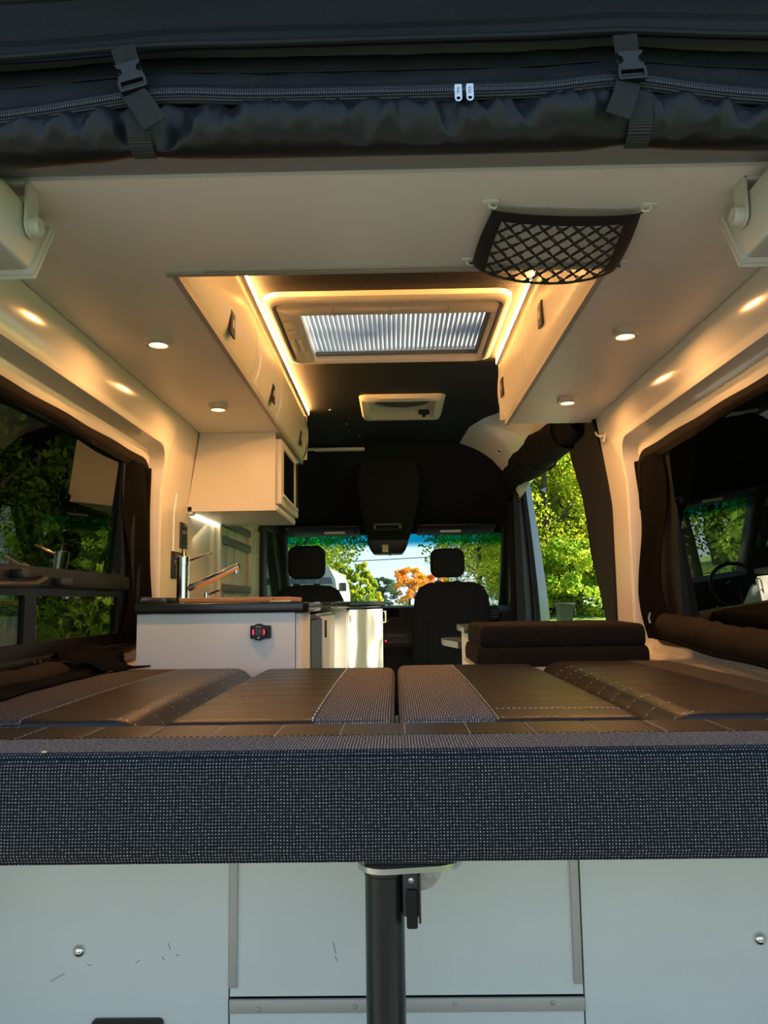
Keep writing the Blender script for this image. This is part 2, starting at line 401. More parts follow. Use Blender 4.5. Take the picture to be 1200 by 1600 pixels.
# outer skins so that no daylight leaks through the lining
mb = MB(); mb.box(-1.02, -.985, .98, 5.0, -.3, .80); mb.box(-1.02, -.985, .98, 5.0, 1.56, 2.1); mb.box(-1.02, -.985, 2.95, 5.0, .78, 1.58); mb.build('wall_left_outer', PAINT, kind='structure')
mb = MB(); mb.box(.985, 1.02, .98, 3.2, -.3, .80); mb.box(.985, 1.02, .98, 3.2, 1.56, 2.1); mb.box(.985, 1.02, 2.95, 3.2, .78, 1.58); mb.box(.95, 1.02, 3.2, 6.2, 1.86, 2.1); mb.build('wall_right_outer', PAINT, kind='structure')

mb = MB()
def cbox(x0, x1, y0, y1): mb.box(x0, x1, y0, y1, 2.03, 2.07)
cbox(-1.0, 1.0, .98, 2.62); cbox(-1.0, -.33, 2.62, 3.15); cbox(.37, 1.0, 2.62, 3.15); cbox(-1.0, 1.0, 3.15, 3.80)
cbox(-1.0, -.13, 3.80, 4.19); cbox(.235, 1.0, 3.80, 4.19); cbox(-1.0, 1.0, 4.19, 5.05)
ceiling = mb.build('ceiling', BLACKV, kind='structure', smooth=0)
MB().box(-1.0, 1.0, .98, 6.6, -.10, 0.0).build('floor', DASH, kind='structure', smooth=0)
for x, y in ((-.332, 4.037), (-.264, 4.372), (-.204, 4.688)):
    o = MB().lathe([(.007, 2.0305), (.007, 2.027), (.004, 2.025)], (x, y, 0), 'z', 10).build('ceiling_screw', STEEL, ceiling) if False else None
    b = MB(); b.lathe([(.007, 2.0305), (.007, 2.027), (.004, 2.025)], (x, y, 0), 'z', 10)
    ORIGIN['ceiling'] = Vector((0, 0, 0)); b.build('screw', STEEL, ceiling)

# rear door header (grey strip above the panel line)
MB().box(-.95, .95, 1.165, 1.268, 1.752, 2.10).build('trim_1', mat('grey_door_header', (.22, .22, .22), .45), kind='structure', smooth=0)
# white painted cove over the sliding door, flaring to a corner by the cab
def cove_top(y):
    P = [(3.15, .62), (4.05, .61), (4.18, .585), (4.28, .525), (4.50, .46), (4.97, .44)]
    for (a, b), (c, d) in zip(P, P[1:]):
        if y <= c: return b+(d-b)*max(0, (y-a))/(c-a)
    return P[-1][1]
def arch(t):
    """cab arch outline from ceiling edge (t=0) to door top (t=1)"""
    A = [(.44, 2.028), (.55, 1.985), (.64, 1.925), (.715, 1.84), (.775, 1.735), (.815, 1.64), (.845, 1.56)]
    u = t*(len(A)-1); i = min(int(u), len(A)-2); f = u-i
    return A[i][0]+(A[i+1][0]-A[i][0])*f, A[i][1]+(A[i+1][1]-A[i][1])*f
rows = []
for y in (3.15, 3.6, 4.05, 4.12, 4.18, 4.23, 4.28, 4.36, 4.5, 4.65, 4.8, 4.97):
    r = []; k0 = max(0, min(1, (y-4.1)/.87)); k0 = k0*k0*(3-2*k0); x0 = cove_top(y)
    for i in range(13):
        t = i/12; k = k0**(1+3.5*t)
        a = (x0+(.862-x0)*t, 2.028-.248*t**1.6)           # cove section over the door
        ax, az = arch(t*.84); b = (max(ax, x0) if t == 0 else ax, az)
        r.append((a[0]+(b[0]-a[0])*k, y, a[1]+(b[1]-a[1])*k))
    rows.append(r)
mb = MB(); mb.slab(rows, (.01, 0, .012)); cove = mb.build('trim_2', WALL, kind='structure', smooth=60); ORIGIN['trim_2'] = Vector((0, 0, 0))
# small fixtures on the cove
MB().obox(Matrix.Translation((.655, 4.62, 1.905)) @ Matrix.Rotation(.75, 4, 'Y'), .020, .055, .008, .003).build('clip', CHROME, cove)
MB().obox(Matrix.Translation((.79, 4.05, 1.815)) @ Matrix.Rotation(1.0, 4, 'Y'), .05, .10, .01, .003).build('vent_pad', SLAT, cove)
MB().lathe([(.016, 0), (.016, .012), (.010, .018)], (.815, 4.93, 1.64), (Vector((0, 1, 0)), Vector((0, 0, 1)), Vector((-1, 0, 0))), 12).build('plug', BLACKP, cove)

# cab shell: headliner, pillars, side doors, firewall
def headsec(y):
    """half section of the cab headliner at y (from centre outwards)"""
    k = (y-4.97)/(5.74-4.97); e = k*k
    pts = []
    for i in range(17):
        t = i/16
        if t < .45: a = (.44*t/.45, 2.028)
        else: a = arch((t-.45)/.55)
        b = (.86*min(1, t*1.25), 1.50-.0*t) if t < .8 else (.86, 1.50-.06*(t-.8)/.2)
        pts.append((a[0]+(b[0]-a[0])*k**.8, a[1]+(b[1]-a[1])*(k**1.35)))
    return pts
rows = []
for y in np.linspace(4.97, 5.74, 12):
    h = headsec(y); rows.append([(-x, y, z) for x, z in h[::-1]]+[(x, y, z) for x, z in h[1:]])
mb = MB(); mb.slab(rows, (0, .01, .02))
head = mb.build('wall_front', BLACKH, kind='structure', smooth=60); ORIGIN['wall_front'] = Vector((0, 0, 0))
# outer cab roof
MB().slab([[(-1.0, 4.95, 2.12), (1.0, 4.95, 2.12)], [(-1.0, 5.4, 2.02), (1.0, 5.4, 2.02)], [(-.98, 5.85, 1.56), (.98, 5.85, 1.56)]], (0, 0, .03)).build('wall_front_roof', PAINT, kind='structure')
for s in (-1, 1):
    mb = MB()
    # A pillar, B pillar, door below and above the side window
    mb.prism([(5.60, 1.58), (5.80, 1.58), (6.36, .93), (6.20, .90), (5.90, 1.25)], 'x', s*.84, s*.97)
    mb.box(min(s*.78, s*.86), max(s*.78, s*.86), 5.62, 5.76, 1.05, 1.55, .02) if False else None
    mb.prism([(4.98, .0), (6.45, .0), (6.45, .93), (4.98, .93)], 'x', s*.88, s*.97)
    mb.prism([(5.00, 1.50), (5.86, 1.50), (5.70, 1.62), (5.30, 2.0), (5.00, 2.05)], 'x', s*.845, s*.875)
    mb.prism([(4.98, .9), (5.12, .9), (5.12, 1.55), (4.98, 1.55)], 'x', s*.85, s*.905)
    mb.build('wall_cab', DASH, kind='structure', smooth=0)
    mb = MB(); mb.prism([(5.10, .92), (6.22, .92), (5.84, 1.52), (5.10, 1.52)], 'x', s*.93, s*.934)
    mb.build('window_4' if s < 0 else 'window_5', GL_C, kind='structure', smooth=0)
    # dark pillar trim seen either side of the windshield
    mb = MB(); mb.tube([(s*.845, 5.62, 1.60), (s*.852, 5.72, 1.46), (s*.862, 5.95, 1.22), (s*.875, 6.20, .95), (s*.88, 6.25, .80)], [.055, .058, .05, .05, .06], 12)
    mb.build('trim_3' if s < 0 else 'trim_4', BLACKP, kind='structure')
MB().box(-.97, .97, 6.42, 6.48, 0, .93).build('wall_front_bulkhead', BLACKR, kind='structure', smooth=0)
mb = MB(); mb.slab([[(x, 5.74, 1.53) for x in np.linspace(-.9, .9, 9)], [(x, 6.36-.06*abs(x), .915) for x in np.linspace(-.9, .9, 9)]], (0, .006, .006))
mb.build('window_3', GL_W, kind='structure', smooth=0)

# sliding-door jambs: rubber, blue paint, ribbed seal, pale paint — the rear face of the pillar
def strip(xb, xt, wd, y0, y1):
    zs = [.1, .6, .9, 1.1, 1.3, 1.5, 1.65, 1.80]
    def X(z, d):
        t = max(0, (z-.9)/.9); return xb+(xt-xb)*t**1.3+d
    return [[(X(z, 0), y0, z) for z in zs], [(X(z, wd*(1-.45*max(0, (z-.9)/.9))), y0, z) for z in zs], [(X(z, wd*(1-.45*max(0, (z-.9)/.9))), y1, z) for z in zs], [(X(z, 0), y1, z) for z in zs]]
jm = thing('door_1', 'front pillar of the open sliding door in dark blue and pale paint', 'door', (.88, 4.95, .1)); jm['kind'] = 'structure'
for nm, xb, xt, wd, y0, m_ in (('rubber_edge', .775, .775, .055, 4.93, BLACKR), ('painted_jamb', .828, .800, .050, 4.95, JAMB), ('seal', .876, .822, .018, 4.90, BLACKR), ('seal', .900, .834, .020, 4.92, BLACKR), ('door_skin', .922, .848, .062, 4.95, PAINT)):
    MB().grid(strip(xb, xt, wd, y0, y0+.25), ).build(nm, m_, jm)
MB().prism([(.945, 1.70), (.985, 1.715), (.975, 1.68)], 'y', 4.9, 4.98).build('mirror_bracket', PAINT, jm)

# ================================================================== OUTDOORS
def terr(x, y):
    r = math.hypot(x, y-3); t = max(0, min(1, (r-5)/22)); t = t*t*(3-2*t)
    side = 1.0 if x > 0 or y > 12 else .55
    return -.62+1.28*t*side
n = 48; rows = []
for i in range(n+1):
    y = -40+120*i/n; rows.append([(x, y, terr(x, y)+.04*math.sin(x*1.3+y)) for x in np.linspace(-50, 50, n+1)])
MB().grid(rows).build('floor_lawn', LAWN, kind='structure', smooth=60)

MB().grid([[(x, y, terr(x, y)+.035) for x in np.linspace(-9, 2.6, 24)] for y in np.linspace(-30, 0, 31)]).grid([[(x, y, terr(x, y)+.035) for x in np.linspace(-2.6, 2.6, 11)] for y in np.linspace(0, 40, 41)]).build('floor_added_gravel', mat('grey_gravel', (.17, .165, .155), .9, bump=(60, 1), var=.2), kind='structure', smooth=60)  # unseen gravel, added to cut the green bounce of the lawn

def leaf_mesh(name, H, R, z0, n, size, shape='round', clumps=70, seed=1, holes=.0, droop=.0):
    g = np.random.default_rng(seed)
    # clump centres inside the crown
    C = []
    while len(C) < clumps:
        p = g.uniform(-1, 1, 3)
        if shape == 'cone':
            h = (p[2]+1)/2; rad = (1-h**3.2)*.95+.05
            if math.hypot(p[0], p[1]) > rad: continue
        elif np.linalg.norm(p) > 1 or np.linalg.norm(p) < .35: continue
        C.append(p)
    C = np.array(C); idx = g.integers(0, clumps, n)
    d = g.normal(size=(n, 3)); d /= np.linalg.norm(d, axis=1)[:, None]
    rad = (.10 if shape == 'cone' else .20)*g.uniform(.3, 1.0, (n, 1))**.5
    U = C[idx]+d*rad*np.array([1, 1, .75])
    P = np.empty((n, 3)); P[:, :2] = U[:, :2]*R; P[:, 2] = z0+(U[:, 2]+1)/2*(H-z0)
    a = g.normal(size=(n, 3)); a[:, 2] -= droop; a /= np.linalg.norm(a, axis=1)[:, None]
    b = np.cross(a, g.normal(size=(n, 3))); b /= np.linalg.norm(b, axis=1)[:, None]
    nn = np.cross(a, b); L = size*g.uniform(.6, 1.25, (n, 1)); Wd = L*.36
    v = np.stack([P-a*L*.5, P+b*Wd+nn*L*.10, P+a*L*.5, P-b*Wd+nn*L*.10], 1).reshape(-1, 3)
    k = np.arange(n)*4
    f = np.concatenate([np.stack([k, k+1, k+2], 1), np.stack([k, k+2, k+3], 1)], 0)
    me = bpy.data.meshes.new(name); me.vertices.add(len(v)); me.vertices.foreach_set('co', v.ravel())
    me.loops.add(len(f)*3); me.loops.foreach_set('vertex_index', f.ravel().astype(np.int32)); me.polygons.add(len(f))
    me.polygons.foreach_set('loop_start', (np.arange(len(f))*3).astype(np.int32)); me.polygons.foreach_set('loop_total', np.full(len(f), 3, np.int32))
    ct = g.uniform(0, 1, clumps)
    tint = np.clip(.55*ct[idx]+.45*g.uniform(0, 1, n), 0, 1).astype(np.float32)
    at = me.attributes.new('tint', 'FLOAT', 'FACE'); at.data.foreach_set('value', np.concatenate([tint, tint]))
    me.update(); me.validate(); return me

def trunk_mesh(name, H, r, seed, branches=7):
    g = random.Random(seed); mb = MB()
    pts = [(g.uniform(-.12, .12)*t*H*.2, g.uniform(-.12, .12)*t*H*.2, H*t) for t in (0, .2, .4, .6, .8, .95)]
    mb.tube(pts, [r*1.25, r, r*.85, r*.65, r*.4, r*.15], 8)
    for k in range(branches):
        t = g.uniform(.3, .8); i = int(t*5); p = Vector(pts[i]); a = g.uniform(0, 2*PI); l = H*g.uniform(.15, .3)
        mb.tube([p, p+Vector((math.cos(a)*l*.5, math.sin(a)*l*.5, l*.35)), p+Vector((math.cos(a)*l, math.sin(a)*l, l*.9))], [r*.4, r*.25, r*.08], 6)
    me = bpy.data.meshes.new(name); me.from_pydata([tuple(v) for v in mb.v], [], mb.f); me.materials.append(BARK)
    for p in me.polygons: p.use_smooth = True
    return me

CROWN = {
 'tall': leaf_mesh('crown', 9.5, 3.4, .6, 15000, .135, clumps=110, seed=1),
 'tall2': leaf_mesh('crown', 9.0, 3.2, .3, 15000, .125, clumps=120, seed=2),
 'forest': leaf_mesh('crown', 9.0, 2.8, .2, 8000, .20, clumps=90, seed=3),
 'bush': leaf_mesh('crown', 2.6, 1.7, .0, 4000, .15, clumps=50, seed=4),
 'cone': leaf_mesh('crown', 4.0, 1.25, .0, 11000, .20, 'cone', clumps=200, seed=5),
 'airy': leaf_mesh('crown', 4.2, 2.0, .3, 9000, .17, clumps=70, seed=6),
}
TRUNK = {'tall': trunk_mesh('trunk', 8.5, .20, 1), 'tall2': trunk_mesh('trunk', 8, .18, 2), 'forest': trunk_mesh('trunk', 8, .19, 3), 'bush': trunk_mesh('trunk', 1.6, .05, 4), 'cone': trunk_mesh('trunk', 3.6, .08, 5, 3), 'airy': trunk_mesh('trunk', 3.4, .12, 6)}
def tree(kind, x, y, s, m, label, group=None, name='leafy_tree', cat='tree', rz=None, dz=0):
    t = thing(name, label, cat, (x, y, terr(x, y)-.05+dz), group)
    t.scale = (s, s, s); t.rotation_euler.z = rng.uniform(0, 6.28) if rz is None else rz
    c = bpy.data.objects.new('foliage', CROWN[kind]); COL.objects.link(c); c.parent = t; c['kind'] = 'stuff'
    if not CROWN[kind].materials: CROWN[kind].materials.append(m)
    c.material_slots[0].link = 'OBJECT'; c.material_slots[0].material = m
    k = bpy.data.objects.new('trunk', TRUNK[kind]); COL.objects.link(k); k.parent = t
    return t

# through the sliding door
for x, y, s, k, m_ in ((5.0, 25, .85, 'tall2', LEAF_Y), (6.3, 27, 1.0, 'tall', LEAF_Y), (8.2, 27.5, 1.05, 'tall2', LEAF_G), (4.4, 31, 1.1, 'tall', LEAF_Y), (7.0, 32, 1.25, 'tall', LEAF_G), (9.6, 31, 1.2, 'tall2', LEAF_Y), (11.4, 27, 1.1, 'tall', LEAF_G)):
    tree(k, x, y, s, m_, 'tall yellow-green tree of the sunlit wood seen through the open sliding door', 'wood beyond the sliding door')
for x, y, s in ((5.4, 23.4, .95), (6.6, 24.6, .9), (7.9, 25, 1.0), (4.7, 24.5, .9), (9.2, 25, 1.0)):
    tree('bush', x, y, s, LEAF_G, 'low green bush at the foot of the wood, through the sliding door', 'bushes beyond the sliding door', 'leafy_bush', 'bush')
# through the windshield, right of the sky
for x, y, s, k, m_ in ((5.5, 33, 1.15, 'tall', LEAF_G), (4.3, 28, .62, 'tall2', LEAF_Y), (7.6, 37, 1.3, 'tall2', LEAF_G), (2.7, 24.5, .42, 'tall', LEAF_Y)):
    tree(k, x, y, s, m_, 'green tree right of the sky, seen through the windshield past the passenger headrest', 'trees right of the sky in the windshield')
# left of the sky
for x, y, s, k, m_ in ((-5.0, 29, 1.0, 'tall', LEAF_Y), (-3.4, 24, .62, 'tall2', LEAF_Y), (-7.4, 32, 1.2, 'tall2', LEAF_G), (-4.4, 36, 1.15, 'tall', LEAF_G), (-9.5, 27, 1.2, 'tall', LEAF_G)):
    tree(k, x, y, s, m_, 'yellow-green tree left of the sky, seen through the windshield behind the driver headrest', 'trees left of the sky in the windshield')
tree('cone', -.98, 22, .50, LEAF_Y, 'bright yellow-green rounded conifer right of the driver headrest', name='conifer_tree', dz=0)
tree('cone', -1.62, 23, .50, LEAF_Y, 'yellow-green conifer half hidden behind the white camper', name='conifer_tree')
tree('airy', .85, 45, .58, LEAF_O, 'orange autumn tree low in the middle of the windshield', name='autumn_tree')
tree('airy', 2.6, 48, .52, LEAF_O, 'small orange autumn tree beside the passenger headrest', name='autumn_tree')
tree('airy', -.62, 40, .40, LEAF_B, 'small blue-green tree between the conifer and the orange tree', name='distant_tree')
# dark forest left of the van
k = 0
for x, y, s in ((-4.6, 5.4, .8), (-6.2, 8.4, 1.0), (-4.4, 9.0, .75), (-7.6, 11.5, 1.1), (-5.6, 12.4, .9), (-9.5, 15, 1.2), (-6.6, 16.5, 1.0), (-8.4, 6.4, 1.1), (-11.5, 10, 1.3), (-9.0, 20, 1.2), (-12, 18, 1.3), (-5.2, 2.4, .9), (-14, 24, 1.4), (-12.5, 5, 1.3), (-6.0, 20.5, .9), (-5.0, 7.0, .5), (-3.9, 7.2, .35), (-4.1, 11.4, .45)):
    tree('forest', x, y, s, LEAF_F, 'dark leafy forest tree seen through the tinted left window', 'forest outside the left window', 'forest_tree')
# right of the van: first tree added unseen to dapple the sun; two more fill the right window
for x, y, s in ((9.0, 4.4, 1.0), (11, -1.5, 1.0), (13, 11, 1.0)):
    tree('forest', x, y, s, LEAF_G, 'unseen leafy tree on the lawn to the right of the van', 'trees on the lawn at right', 'unseen_lawn_tree')
# wheelie bin on the lawn
b = thing('wheelie_bin', 'dark plastic wheelie bin on the lawn beyond the sliding door', 'bin', (4.36, 20, terr(4.36, 20)))
z0 = terr(4.36, 20)
h = .88-z0
mb = MB(); mb.add([(4.36+sx*(.17 if zz else .14)*1.0, 20+sy*(.28 if zz else .2), z0+zz*(h-.05)) for zz in (0, 1) for sx, sy in ((-1, -1), (1, -1), (1, 1), (-1, 1))], [(0, 1, 2, 3), (4, 5, 6, 7), (0, 1, 5, 4), (1, 2, 6, 5), (2, 3, 7, 6), (3, 0, 4, 7)]); mb.build('body', BIN, b, smooth=0)
MB().box(4.36-.20, 4.36+.20, 19.68, 20.32, z0+h-.05, z0+h+.02, .02).build('lid', BIN, b)
# overhead wires
for k, (za, zb) in enumerate(((6.3, 6.15), (4.6, 5.0), (3.1, 3.75))):
    tag(MB().tube([(-9, 42, za), (-3, 42, za-.12+(zb-za)*.3), (3, 42, za-.1+(zb-za)*.65), (12, 42, zb)], .025, 6).build('power_line', BLACKR), ['topmost overhead wire across the sky in the windshield', 'middle overhead wire across the sky in the windshield', 'lowest overhead wire across the sky in the windshield'][k], 'power line', 'overhead wires')
# parked white camper ahead
c = thing('parked_camper', 'white camper parked ahead, seen beside the driver headrest', 'camper', (-1.55, 14, terr(-1.55, 14)))
g0 = terr(-1.55, 14)
prof = [(-2.8, g0+.4), (-1.06, g0+.4), (-1.04, 1.15), (-1.08, 1.42), (-1.18, 1.62), (-1.36, 1.70), (-2.8, 1.72)]
MB().prism(prof, 'y', 14, 18).build('body', mat('white_camper_paint', (.42, .44, .46), .3), c, smooth=20)
MB().prism([(-2.4, 1.33), (-1.12, 1.33), (-1.16, 1.45), (-2.4, 1.45)], 'y', 13.985, 14.0).build('rear_window', mat('camper_window', (.03, .06, .12), .1), c)
MB().prism([(-2.5, 1.02), (-1.08, 1.02), (-1.08, 1.12), (-2.5, 1.12)], 'y', 13.97, 14.0).build('bumper', mat('camper_bumper', (.12, .10, .08), .5), c)
for x in (-2.4, -1.4): MB().lathe([(.0, 0), (.33, 0), (.36, .05), (.36, .2), (.3, .22)], (x, 14.4, g0+.36), 'x', 16).build('wheel', BLACKR, c)
MB().box(-1.04, -.90, 14.3, 14.4, 1.20, 1.36, .02).build('side_mirror', BLACKP, c)

# ================================================================== OVERHEAD LOCKERS
FR = [(.497, 1.762), (.482, 1.775), (.470, 1.80), (.462, 1.84), (.459, 1.88), (.460, 1.92), (.465, 1.965), (.472, 2.005)]
def frx(z):
    for (a, za), (b, zb) in zip(FR, FR[1:]):
        if z <= zb: return a+(b-a)*(z-za)/(zb-za)
    return FR[-1][0]
def overhead(s, y0, y1, doors, latches, label):
    t = thing('overhead_locker', label, 'locker', (s*.67, y0, 1.745))
    prof = [(s*(x+.022), z) for x, z in FR]+[(s*.80, 2.028), (s*.845, 1.90), (s*.844, 1.762)]
    MB().prism(prof, 'y', y0, y1).build('body', DOORW, t, smooth=30)
    MB().box(min(s*.492, s*.845), max(s*.492, s*.845), y0, y1+.004, 1.745, 1.7615).build('bottom_panel', SATIN, t, smooth=0)
    MB().box(min(s*.482, s*.497), max(s*.482, s*.497), y0+.0, y1+.006, 1.740, 1.7625).build('edge_trim', ALUG, t, smooth=0)
    # end cap follows the curved front
    ec = [(s*(x-.004), z) for x, z in FR]+[(s*(x+.02), z) for x, z in FR[::-1]]
    MB().prism(ec, 'y', y1, y1+.012).build('end_cap', FRAMEW, t, smooth=30)
    MB().box(min(s*.46, s*.845), max(s*.46, s*.845), y1, y1+.006, 1.7625, 2.028).build('end_panel', DOORW, t, smooth=0)
    for k, (a, b) in enumerate(zip(doors, doors[1:])):
        rows = []
        for y in np.linspace(a+.0018, b-.0018, 6): rows.append([(s*(x+.001), y, z) for x, z in FR])
        d = MB().slab(rows, (s*.018, 0, 0)).build('door', LOCKW, t, smooth=30)
        ly, lz = latches[k]
        n = Vector((-s, 0, -.10)).normalized(); up = Vector((0, 0, 1)); f = Vector((0, 1, 0))
        M = Matrix((f, up, n)).transposed().to_4x4(); M.translation = Vector((s*(frx(lz)-.002), ly, lz))
        L = MB().obox(M, .058, .074, .007, .002).build('latch', BLACKP, d)
        M2 = M.copy(); M2.translation = M.translation+n*.0035
        q = MB(); q.obox(M2, .016, .026, .003, .001); q.build('latch_plate', NICK, d)
    return t
ol = overhead(-1, 1.665, 4.06, [1.665, 2.55, 3.29, 4.06], [(2.17, 1.815), (2.93, 1.815), (3.80, 1.825)], 'left overhead locker with three curved white doors above the kitchen')
orr = overhead(1, 1.665, 3.215, [1.665, 2.63, 3.215], [(2.27, 1.865), (3.11, 1.875)], 'right overhead locker with two curved white doors by the sliding door')
# rear bridging locker (its underside spans the van)
t = thing('rear_locker', 'rear bridging locker with plain white underside behind the black screen', 'locker', (0, 1.45, 1.745))
MB().box(-.85, .85, 1.2695, 1.6625, 1.745, 1.7615).build('bottom_panel', SATIN, t, smooth=0)
MB().box(-.85, .85, 1.2695, 1.655, 1.7625, 2.028).build('body', DOORW, t, smooth=0)
MB().box(-.505, .505, 1.648, 1.664, 1.738, 1.7625).build('edge_trim', ALUG, t, smooth=0)
MB().box(-.42, .505, 1.640, 1.6475, 1.7395, 1.7455).build('edge_profile', ALUG, t, smooth=0)
# thin shadow gaps at the wall are real gaps between panel and liner

# LED strips at the top of the locker fronts
for s, y1, lab in ((-1, 4.055, 'long warm LED strip along the top of the left locker'), (1, 3.205, 'shorter warm LED strip along the top of the right locker')):
    t = thing('led_strip', lab, 'strip light', (s*.455, 1.67, 2.008))
    MB().box(min(s*.4525, s*.474), max(s*.4525, s*.474), 1.67, y1, 2.0065, 2.0295).box(min(s*.4478, s*.462), max(s*.4478, s*.462), 1.67, y1, 1.9995, 2.003).build('channel', ALU, t, smooth=0)  # second box: lip added to keep strip light off its own locker front
    MB().box(min(s*.4490, s*.4520), max(s*.4490, s*.4520), 1.672, y1-.002, 2.0035, 2.0285).build('diffuser', LEDM, t, smooth=0)

# puck lights
def puck(x, y, label):
    t = thing('puck_light', label, 'light', (x, y, 1.722))
    mb = MB(); mb.lathe([(.037, 1.7449), (.037, 1.727), (.034, 1.724), (.026, 1.724), (.025, 1.729), (.0, 1.729)], (x, y, 0), 'z', 28, caps=False); mb.build('rim', NICK, t)
    MB().lathe([(.0, 1.7275), (.0245, 1.7275), (.0245, 1.7285)], (x, y, 0), 'z', 24, caps=False).build('lens', PUCKE, t)
    ld = bpy.data.lights.new('puck_lamp', 'AREA'); ld.shape = 'DISK'; ld.size = .045; ld.energy = PUCK_W; ld.color = WARM
    lo = bpy.data.objects.new('puck_lamp', ld); COL.objects.link(lo); lo.location = (x, y, 1.7215)
puck(-.655, 2.085, 'nearer round puck light under the left locker')
puck(-.655, 2.82, 'farther round puck light under the left locker, by the microwave cabinet')
puck(.655, 2.085, 'nearer round puck light under the right locker')
puck(.655, 2.81, 'farther round puck light under the right locker, by the sliding door')

# ================================================================== CEILING FIXTURES
t = thing('skylight', 'large framed skylight with closed grey pleated blind in the black ceiling', 'skylight', (0, 2.8, 2.0))
xy = lambda z: (lambda p: (p[0], p[1], z))
o1 = rr(-.432, .412, 2.452, 3.175, .06, 6, 3); o2 = rr(-.412, .392, 2.475, 3.155, .05, 6, 3); o3 = rr(-.398, .378, 2.53, 3.145, .035, 6, 3); o4 = rr(-.322, .362, 2.635, 3.138, .012, 6, 3)
mb = MB(); mb.grid([[xy(2.0295)(p) for p in o1], [xy(2.012)(p) for p in o1], [xy(2.004)(p) for p in o2], [xy(2.004)(p) for p in rr(-.408, .388, 2.50, 3.15, .045, 6, 3)], [xy(2.03)(p) for p in rr(-.404, .384, 2.515, 3.148, .04, 6, 3)]], closed=True)
mb.build('outer_frame', FRAMEW, t, smooth=50)
mb = MB(); mb.grid([[xy(2.016)(p) for p in o3], [xy(2.008)(p) for p in rr(-.394, .374, 2.54, 3.143, .033, 6, 3)], [xy(2.010)(p) for p in rr(-.335, .368, 2.62, 3.141, .016, 6, 3)], [xy(2.018)(p) for p in o4], [xy(2.06)(p) for p in o4]], closed=True)
mb.build('inner_frame', FRAMEW, t, smooth=50)
n = 74; rows = []
for y in (2.640, 2.72, 2.8, 2.88, 2.96, 3.04, 3.132):
    r = []
    for i in range(n+1):
        u = i/n; amp = .004+.012*min(1, u*1.2)
        r.append((-.318+.676*u, y, 2.052+(amp if i % 2 else -amp)+.003*math.sin(y*31+u*6)*(1-u)))
    rows.append(r)
bl = MB(); bl.grid(rows); bl = bl.build('pleated_blind', BLIND, t, smooth=0, fixn=False)
MB().box(.350, .361, 2.640, 3.13, 2.03, 2.058, .003).build('blind_rail', SLAT, t)
MB().box(-.317, .355, 3.120, 3.134, 2.030, 2.046, .003).build('blind_track', SLAT, t)
for k, (y0, y1, x0, x1) in enumerate(((2.67, 2.74, -.385, -.345), (2.755, 2.80, -.385, -.345), (2.85, 3.0, -.388, -.368), (2.85, 3.0, -.358, -.338))):
    MB().box(x0, x1, y0, y1, 2.003, 2.012, .003).build('button', SPKW, t)
for x in (-.2, .0, .2): MB().box(x-.004, x+.004, 2.545, 2.62, 2.006, 2.012, .001).build('clip', SPKW, t)
MB().grid([[(x, y, 2.10+.05*(1-(2*(x+.0)/1.0)**2)*(1-((y-2.88)/.36)**2)) for x in np.linspace(-.38, .42, 9)] for y in np.linspace(2.58, 3.18, 7)]).build('dome', glass('skylight_dome', (.85, .88, .9), .04), t)

t = thing('roof_vent', 'small square roof vent with round fan opening ahead of the skylight', 'vent', (.052, 4.0, 2.0))
v1 = rr(-.167, .272, 3.745, 4.240, .04, 6, 2); v2 = rr(-.155, .260, 3.76, 4.228, .035, 6, 2); v3 = rr(-.118, .226, 3.815, 4.180, .02, 6, 2)
mb = MB(); mb.grid([[xy(2.0295)(p) for p in v1], [xy(2.010)(p) for p in v2], [xy(2.008)(p) for p in v3], [xy(2.09)(p) for p in v3]], closed=True); mb.build('frame', FRAMEW, t, smooth=50)
# plate with round opening
circ = lambda r: [(.054+r*math.cos(2*PI*k/len(v3)+PI/4*0), 3.99+r*math.sin(2*PI*k/len(v3))) for k in range(len(v3))]
sq = [(.054+.175*max(-1, min(1, 1.45*math.cos(2*PI*k/len(v3)))), 3.99+.185*max(-1, min(1, 1.45*math.sin(2*PI*k/len(v3))))) for k in range(len(v3))]
mb = MB(); ring_slab(mb, sq, circ(.150), xy(2.052), xy(2.060)); mb.build('fan_plate', FRAMEW, t, smooth=40)
mb = MB(); ring_slab(mb, circ(.156), circ(.150), xy(2.046), xy(2.0525)); mb.build('ring', FRAMEW, t, smooth=40)
MB().lathe([(.0, 2.064), (.152, 2.064), (.152, 2.068)], (.054, 3.99, 0), 'z', 28, caps=False).build('insect_mesh', mat('grey_mesh', (.10, .10, .095), .8), t)
MB().box(-.16, .26, 3.77, 4.22, 2.095, 2.11).build('lid', SPKW, t, smooth=0)
MB().box(.145, .205, 4.125, 4.150, 2.02, 2.045, .004).build('switch', BLACKP, t); MB().box(.165, .185, 4.13, 4.145, 2.005, 2.02, .003).build('knob', BLACKP, t)
tag(MB().obox(Matrix.Translation((-.395, 4.99, 2.003)) @ Matrix.Rotation(-.42*0, 4, 'Z'), .42, .055, .020, .008).build('ceiling_bar', PLW), 'white bar across the ceiling at the front of the left locker', 'bar')

